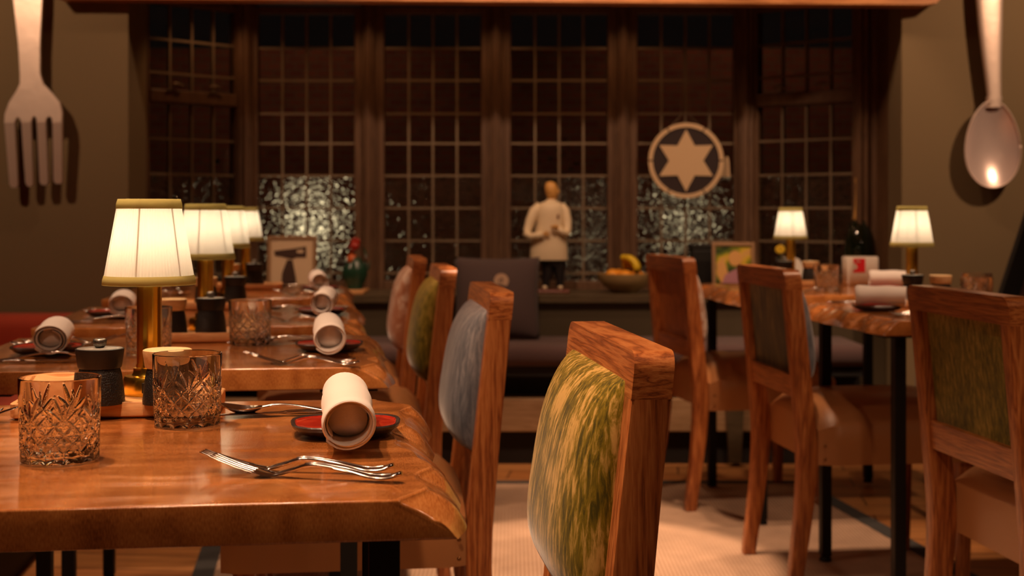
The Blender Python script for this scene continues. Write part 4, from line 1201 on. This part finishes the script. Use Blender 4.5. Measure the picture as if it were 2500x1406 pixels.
# ------------------------------------------------------------------ things on the shelf
SZ = .6585
def sx(px, d): return (px - 1250) * d / 3300
def chef():
    d = 6.02; s = d / 3300.
    x0 = sx(1346, d)
    t = thing('chef_figurine', (x0, d, SZ), 0, 'tall wooden chef figurine in long white coat and black trousers on the shelf', 'figurine')
    def Z(py): return (719.5 - py) * s
    def X(px): return (px - 1346) * s
    b = bmesh.new(); box(b, (X(1312), -.045, 0), (X(1390), .05, .012), .004); obj('base', b, M['base_red'], t)
    # body (head, coat trunk) as one surface: coat lofted rings
    def ring(cx, cyy, rx, ry, z, n=24, p=.9):
        return [(cx + rx * math.copysign(abs(math.cos(2 * PI * i / n)) ** p, math.cos(2 * PI * i / n)), cyy + ry * math.copysign(abs(math.sin(2 * PI * i / n)) ** p, math.sin(2 * PI * i / n)), z) for i in range(n)]
    b = bmesh.new()
    rows = [(640, 1340, 46, .055), (636, 1340, 46, .057), (610, 1340, 45, .056), (590, 1341, 42, .054), (570, 1342, 36, .050), (550, 1343, 33, .048), (530, 1344, 34, .048), (515, 1345, 35, .046), (506, 1345, 31, .040), (500, 1345, 23, .032), (496, 1346, 13, .020), (492, 1346, 11, .017)]
    loft(b, [ring(X(cx), 0, w_ * s, dy, Z(py)) for py, cx, w_, dy in rows])
    coat = obj('white_coat', b, M['coat_white'], t, smooth=True, angle=60)
    # sleeves
    b = bmesh.new()
    tube(b, [(X(1320), 0, Z(508)), (X(1306), -.005, Z(522)), (X(1295), -.012, Z(545)), (X(1288), -.022, Z(568)), (X(1286), -.035, Z(578)), (X(1296), -.052, Z(583)), (X(1312), -.062, Z(580)), (X(1325), -.066, Z(577))], [.022, .026, .023, .019, .018, .016, .015, .0145], 14)
    tube(b, [(X(1368), 0, Z(508)), (X(1378), -.006, Z(522)), (X(1384), -.014, Z(545)), (X(1385), -.028, Z(566)), (X(1382), -.045, Z(577)), (X(1372), -.060, Z(572)), (X(1362), -.068, Z(562))], [.022, .024, .021, .018, .016, .0145, .0135], 14)
    obj('sleeves', b, M['coat_white'], coat, smooth=True)
    # skin: head with face looking to the right, neck
    b = bmesh.new()
    hz = Z(473)
    loft(b, [ring(X(cx), dy0, rx * s, ry, Z(py), 20, 1) for py, cx, rx, ry, dy0 in ((498, 1346, 9, .016, 0), (492, 1346, 9, .016, 0), (488, 1347, 11, .019, -.002), (482, 1348, 14, .024, -.003), (475, 1347, 15.5, .027, -.003), (466, 1346, 16, .029, -.001), (458, 1345, 14.5, .026, 0), (452, 1344, 11, .019, 0), (449, 1344, 5, .009, 0), (448.5, 1344, 1, .002, 0))])
    ball(b, (X(1362), -.012, Z(473)), .0055, (1.5, .8, 1.7), 10, 8)      # nose
    ball(b, (X(1358), -.013, Z(484)), .004, (1.4, 1, .55), 8, 6)         # lips
    ball(b, (X(1340), -.026, Z(472)), .006, (.7, .5, 1.3), 8, 6)         # ear
    ball(b, (X(1356), -.012, Z(490)), .005, (1.2, 1, .8), 8, 6)         # chin
    obj('head', b, M['skin_paint'], t, smooth=True)
    b = bmesh.new()
    for px in (1354.5, 1360):
        ball(b, (X(px), -.0235 if px < 1357 else -.016, Z(470)), .0022, u=8, v=6)
    obj('eyes', b, M['trouser'], t, smooth=True)
    # hands: palms with five fingers closing on a small pot and a spoon
    def hand(cx, cy_, cz, ang, mirror):
        b = bmesh.new()
        ball(b, (cx, cy_, cz), .009, (1.15, .6, .9), 10, 8)
        for i in range(4):
            L = (.014, .016, .015, .012)[i]; zz = cz + .006 - i * .0042
            tube(b, [(cx + mirror * .006, cy_ - .002, zz), (cx + mirror * (.006 + L * .6), cy_ - .004, zz), (cx + mirror * (.006 + L * .9), cy_ + .002, zz - .001)], [.0024, .0022, .0018], 6)
        tube(b, [(cx, cy_ - .003, cz + .006), (cx + mirror * .005, cy_ - .007, cz + .012), (cx + mirror * .010, cy_ - .006, cz + .013)], [.0028, .0025, .002], 6)
        obj('hand', b, M['skin_paint'], t, smooth=True)
    hand(X(1330), -.068, Z(576), 0, 1)
    hand(X(1358), -.070, Z(560), 0, -1)
    b = bmesh.new(); lathe(b, [(.001, 0), (.010, 0), (.014, .006), (.015, .014), (.013, .0145), (.001, .010)], 16, (X(1351), -.079, Z(563))); obj('mixing_bowl', b, M['skin_paint'], t, smooth=True)
    b = bmesh.new(); ball(b, (X(1361.5), -.048, Z(534)), .007, (.7, .3, 1.5), 10, 8); obj('chest_badge', b, M['base_red'], t, smooth=True)
    # trousers and shoes
    b = bmesh.new()
    loft(b, [ring(X(cx), 0, rx * s, .030, Z(py), 16) for py, cx, rx in ((655, 1352, 30), (642, 1350, 32), (630, 1348, 30))])
    for cx, ax in ((1337, 1333), (1364, 1367)):
        loft(b, [ring(X(c_), 0, rx * s, ry, Z(py), 14) for py, c_, rx, ry in ((704, ax, 9, .017), (690, ax, 10, .018), (670, cx, 14, .022), (650, cx, 16, .026))])
    obj('trousers', b, M['trouser'], t, smooth=True, angle=60)
    for px in (1330, 1368):
        b = bmesh.new(); ball(b, (X(px), -.012, .022), .012, (.95, 2.1, .85), 12, 8); obj('shoe', b, M['coat_white'], t, smooth=True)
chef()
# grey pillow with round motif
def pillow():
    t = thing('grey_pillow', (sx(1213, 5.60), 5.64, .487), 0, 'dark grey square pillow with round pale motif on the window bench', 'pillow')
    b = bmesh.new(); N = 20
    W_, H_ = .36, .34
    def P(u, v, sgn):
        ed = (max(0, 1 - abs(u) ** 2.2) * max(0, 1 - abs(v) ** 2.2)) ** .55
        x = u * W_ / 2 * (1 - .05 * (1 - v * v)); z = H_ / 2 + v * H_ / 2 * (1 - .05 * (1 - u * u)) 
        return (x, sgn * .055 * ed + .10 * (z / H_) - .05, z)
    for sgn in (-1, 1):
        g = [[b.verts.new(P(-1 + 2 * i / N, -1 + 2 * j / N, sgn)) for i in range(N + 1)] for j in range(N + 1)]
        for j in range(N):
            for i in range(N):
                b.faces.new((g[j][i], g[j][i + 1], g[j + 1][i + 1], g[j + 1][i]))
    bmesh.ops.remove_doubles(b, verts=b.verts, dist=1e-5)
    obj('pillow_cover', b, M['grey_cushion'], t, smooth=True)
    b = bmesh.new()
    lathe(b, [(.001, 0), (.031, 0), (.031, .003), (.001, .003)], 28)
    bmesh.ops.rotate(b, verts=b.verts, cent=(0, 0, 0), matrix=Matrix.Rotation(PI / 2 - .25, 3, 'X'))
    bmesh.ops.translate(b, verts=b.verts, vec=(.018, -.0275, .243)); mo = obj('round_motif', b, M['beige'], t)
    b = bmesh.new()
    tube(b, [(.010, -.031, .232), (.012, -.0275, .250)], .003, 6); tube(b, [(.020, -.031, .232), (.021, -.0275, .256)], .003, 6); obj('motif_mark', b, M['grey_cushion'], mo)
    t.location.y = 5.66
pillow()
# small succulent behind the pillow
t = thing('small_plant', (sx(1278, 5.95), 5.95, SZ), 0, 'small dark green plant in a pot between the pillow and the chef', 'plant')
b = bmesh.new(); lathe(b, [(.001, 0), (.032, 0), (.042, .07), (.038, .07), (.036, .06), (.001, .06)], 20); obj('pot', b, M['dark_panel'], t, smooth=True, angle=40)
b = bmesh.new()
random.seed(5)
for i in range(26):
    a = random.uniform(0, 2 * PI); l = random.uniform(.035, .07); e = random.uniform(.5, 1.4)
    v = Vector((math.cos(a) * math.cos(e), math.sin(a) * math.cos(e), math.sin(e)))
    tube(b, [(0, 0, .062), Vector((0, 0, .062)) + v * l * .6, Vector((0, 0, .062)) + v * l], [.004, .007, .001], 6, .4)
obj('leaves', b, M['leaf'], t, smooth=True)
# fruit bowl
d = 6.02; bx = sx(1525, d)
b = bmesh.new(); lathe(b, [(.001, 0), (.055, 0), (.060, .006), (.095, .030), (.118, .062), (.122, .085), (.117, .085), (.110, .060), (.088, .032), (.05, .012), (.001, .010)], 48)
o = obj('fruit_bowl', b, M['bowl_clay'], None, smooth=True, angle=50); o.location = (bx, d, SZ); tag(o, 'wide olive stoneware fruit bowl on the window shelf', 'bowl')
fr = [(-.055, -.02, .062), (.0, -.045, .058), (-.02, .035, .060), (.052, -.012, .058)]
for i, (x, y, z) in enumerate(fr):
    b = bmesh.new(); ball(b, (0, 0, 0), .034, (1, 1, .93), 20, 12)
    o = obj('orange', b, M['orange'], None, smooth=True); o.location = (bx + x, d + y, SZ + z + .012)
    tag(o, ['orange at the left side of the fruit bowl', 'orange at the front of the fruit bowl', 'orange at the back of the fruit bowl', 'orange at the right side of the fruit bowl'][i], 'orange', 'oranges in the fruit bowl')
t = thing('banana_bunch', (bx + .028, d, SZ + .110), .3, 'bunch of yellow bananas with dark tips on top of the oranges', 'bananas')
for i in range(5):
    b = bmesh.new(); a = -1.0 + i * .5; path = []; rad = []
    for k in range(11):
        f = k / 10; ph = f * 2.2 - .3
        x = .052 * math.sin(ph) ; z = .055 * math.cos(ph) - .010
        path.append((x * math.cos(a) - .028, x * math.sin(a) * 1.0 + .012 * i - .024, z)); rad.append(.003 if k == 0 else (.0155 * min(1, .45 + f * 3) * (1 if f < .85 else 1 - (f - .85) * 4.5)))
    tube(b, path, rad, 7); bn = obj('banana', b, M['banana'], t, smooth=True)
    b = bmesh.new(); tube(b, [path[-2], path[-1]], [rad[-1] * 1.25, rad[-1] * 1.05], 6); obj('banana_tip', b, M['banana_tip'], bn)
# framed print left
def framed(name, px0, px1, pytop, dd, tilt, label, kind):
    w_ = (px1 - px0) * dd / 3300; top = CAMZ - (pytop - 519) * dd / 3300; h = top - SZ
    t = thing(name, (sx((px0 + px1) / 2, dd), dd, SZ), 0, label, 'picture frame')
    t.rotation_euler = (-tilt, 0, 0)
    h = h / math.cos(tilt); f = .016
    b = bmesh.new()
    box(b, (-w_ / 2, 0, 0), (-w_ / 2 + f, .016, h), .003); box(b, (w_ / 2 - f, 0, 0), (w_ / 2, .016, h), .003)
    box(b, (-w_ / 2 + f, 0, 0), (w_ / 2 - f, .016, f), .003); box(b, (-w_ / 2 + f, 0, h - f), (w_ / 2 - f, .016, h), .003)
    obj('frame', b, M['photo_frame'], t)
    b = bmesh.new(); box(b, (-w_ / 2 + f, .008, f), (w_ / 2 - f, .013, h - f)); pr_ = obj('print', b, M['photo_mat'] if kind == 0 else M['garden_print'], t)
    b = bmesh.new(); box(b, (-.012, .014, 0.01), (.012, .018, h * .6)); obj('easel_back', b, M['black'], t)
    S = dd / 3300
    cx = (px0 + px1) / 2
    def q(px, py): return ((px - cx) * S, top - SZ - (py - pytop) * S)
    if kind == 0:
        b = bmesh.new()
        prism(b, [q(667, 612), q(690, 609), q(716, 606), q(745, 601), q(746, 628), q(722, 628), q(712, 632), q(700, 630), q(686, 626), q(669, 624)], .0055, .0078)
        prism(b, [q(690, 658), q(699, 634), q(712, 634), q(716, 652), q(722, 680), q(722, 694), q(686, 694), q(687, 668)], .0055, .0078)
        obj('printed_figure', b, M['photo_ink'], pr_)
        b = bmesh.new(); prism(b, [q(722, 611), q(738, 609), q(739, 617), q(724, 617)], .0045, .0054); obj('printed_highlight', b, M['photo_mat'], pr_)
    else:
        b = bmesh.new(); c_ = q(1797, 630)
        prism(b, [(c_[0] + .030 * math.cos(2 * PI * i / 24), c_[1] + .034 * math.sin(2 * PI * i / 24)) for i in range(24)], .0055, .0078)
        prism(b, [q(1752, 640), q(1772, 640), q(1785, 690), q(1764, 696), q(1752, 670)], .0055, .0078)
        obj('printed_face', b, M['print_skin'], pr_)
        b = bmesh.new(); prism(b, [q(1760, 700), q(1772, 670), q(1800, 655), q(1826, 668), q(1830, 704)], .0045, .0054); obj('printed_dress', b, M['print_lilac'], pr_)
framed('picture_frame', 650, 771, 576, 6.05, .10, 'bronze-framed cream print with a dark brown shape, left side of the shelf', 0)
framed('picture_frame', 1740, 1845, 592, 5.88, .10, 'bronze-framed colour garden photograph on the shelf behind the right tables', 1)
# rooster
d = 6.0
t = thing('wooden_board', (0, 0, 0), 0, 'small orange-brown wooden board on the shelf under the rooster', 'board')
b = bmesh.new(); box(b, (sx(800, d), 5.86, SZ), (sx(896, d), 6.09, SZ + .016), .004); obj('board_slab', b, M['board'], t)
t = thing('ceramic_rooster', (sx(866, d), d, SZ + .0165), 0, 'dark green ceramic rooster with red head on the shelf', 'figurine')
b = bmesh.new(); lathe(b, [(.001, 0), (.034, 0), (.030, .010), (.045, .035), (.056, .065), (.050, .095), (.034, .12), (.024, .14), (.001, .145)], 24)
for v in b.verts: v.co.x *= 1.05; v.co.y *= .8
body = obj('body', b, M['green_glaze'], t, smooth=True, angle=60)
b = bmesh.new(); tube(b, [(.025, 0, .07), (.048, 0, .11), (.052, 0, .15), (.040, 0, .185)], [.022, .019, .012, .003], 10, .5); tube(b, [(.025, .01, .06), (.058, .01, .09), (.068, .01, .125)], [.018, .014, .003], 8, .5); obj('tail', b, M['green_glaze'], body, smooth=True)
b = bmesh.new(); tube(b, [(-.010, 0, .115), (-.014, 0, .145), (-.012, 0, .170)], [.026, .022, .015], 12); obj('neck', b, M['rooster_orange'], t, smooth=True)
b = bmesh.new(); ball(b, (.0, 0, .190), .020, (1.05, .8, 1), 14, 10)
tube(b, [(-.016, 0, .190), (-.034, 0, .184)], [.006, .001], 8)
for k in range(4): ball(b, (-.012 + k * .010, 0, .210 + .006 * math.sin(k)), .009, (.7, .45, 1.5), 8, 6)
ball(b, (-.014, 0, .170), .008, (.6, .6, 1.3), 8, 6)
obj('head', b, M['rooster_red'], t, smooth=True)
# magnum bottle
d = 5.93
t = thing('champagne_bottle', (sx(2099, d), d, SZ), 0, 'very large dark champagne bottle with gold foil neck in the window corner', 'bottle')
k_ = d / 3300
zt_ = (519 - 420) * k_ + CAMZ - SZ
b = bmesh.new(); lathe(b, [(.001, 0), (.058, 0), (.065, .006), (.067, .20), (.064, .235), (.052, .275), (.036, .31), (.026, .335), (.020, .38), (.017, zt_ - .03), (.001, zt_ - .03)], 40); obj('bottle_body', b, M['bottle_glass'], t, smooth=True, angle=60)
b = bmesh.new(); lathe(b, [(.031, .322), (.0275, .340), (.0215, .385), (.0185, zt_ - .06), (.0205, zt_ - .045), (.0205, zt_ - .03), (.015, zt_ - .012), (.006, zt_ - .004), (.001, zt_)], 32, rfun=lambda r, z, a: max(r, 1e-5) * (1 + .03 * math.sin(a * 7 + z * 60))); obj('foil', b, M['gold_foil'], t, smooth=True)
b = bmesh.new(); lathe(b, [(.0672, .06), (.0678, .062), (.0678, .165), (.0672, .167)], 40, cap=False); obj('label', b, M['bowl_clay'], t, smooth=True)
# black box, bud vase with yellow flower, white card
t = thing('black_box', (sx(1712, 6.05), 6.05, SZ), 0, 'tall plain black box on the shelf left of the garden photograph', 'box')
b = bmesh.new(); box(b, (-.045, -.04, 0), (.045, .04, .19), .005); obj('box_body', b, M['candle'], t)
b = bmesh.new(); box(b, (-.048, -.043, .19), (.048, .043, .215), .004); obj('lid', b, M['candle'], t)
d = 5.98
t = thing('bud_vase', (sx(1904, d), d, SZ), 0, 'small dark vase holding a yellow flower on the shelf behind the right lamp', 'vase')
b = bmesh.new(); lathe(b, [(.001, 0), (.026, 0), (.032, .03), (.022, .07), (.011, .10), (.013, .115), (.010, .115), (.008, .10), (.001, .09)], 20); obj('vase_body', b, M['dark_panel'], t, smooth=True, angle=60)
b = bmesh.new(); tube(b, [(0, 0, .09), (.002, 0, .15), (.0, -.004, .185)], .0018, 6); obj('stem', b, M['leaf'], t)
b = bmesh.new()
for k in range(9):
    a = 2 * PI * k / 9; ball(b, (.012 * math.cos(a), -.008, .193 + .012 * math.sin(a)), .009, (1.2 if abs(math.cos(a)) > .5 else .7, .5, 1), 8, 6)
obj('flower', b, M['flower'], t, smooth=True)
b = bmesh.new(); d = 5.9
loft(b, [[(0, 0, 0), (.105, 0, 0), (.105, .05, 0), (0, .05, 0)], [(0, .022, .165), (.03, .022, .15), (.03, .026, .15), (0, .026, .165)]])
o = obj('folded_card', b, M['white_enamel'], None); o.location = (sx(1938, d), d, SZ); tag(o, 'white folded card standing on the shelf behind the right tables', 'card')

# remove prototypes that were never placed (none expected)
for p_ in (lamp0, pep0, salt0, tray0, glass0, plate0, nap0, nap1, fork0, spoon0, knife0):
    assert p_.name in USED, p_.name
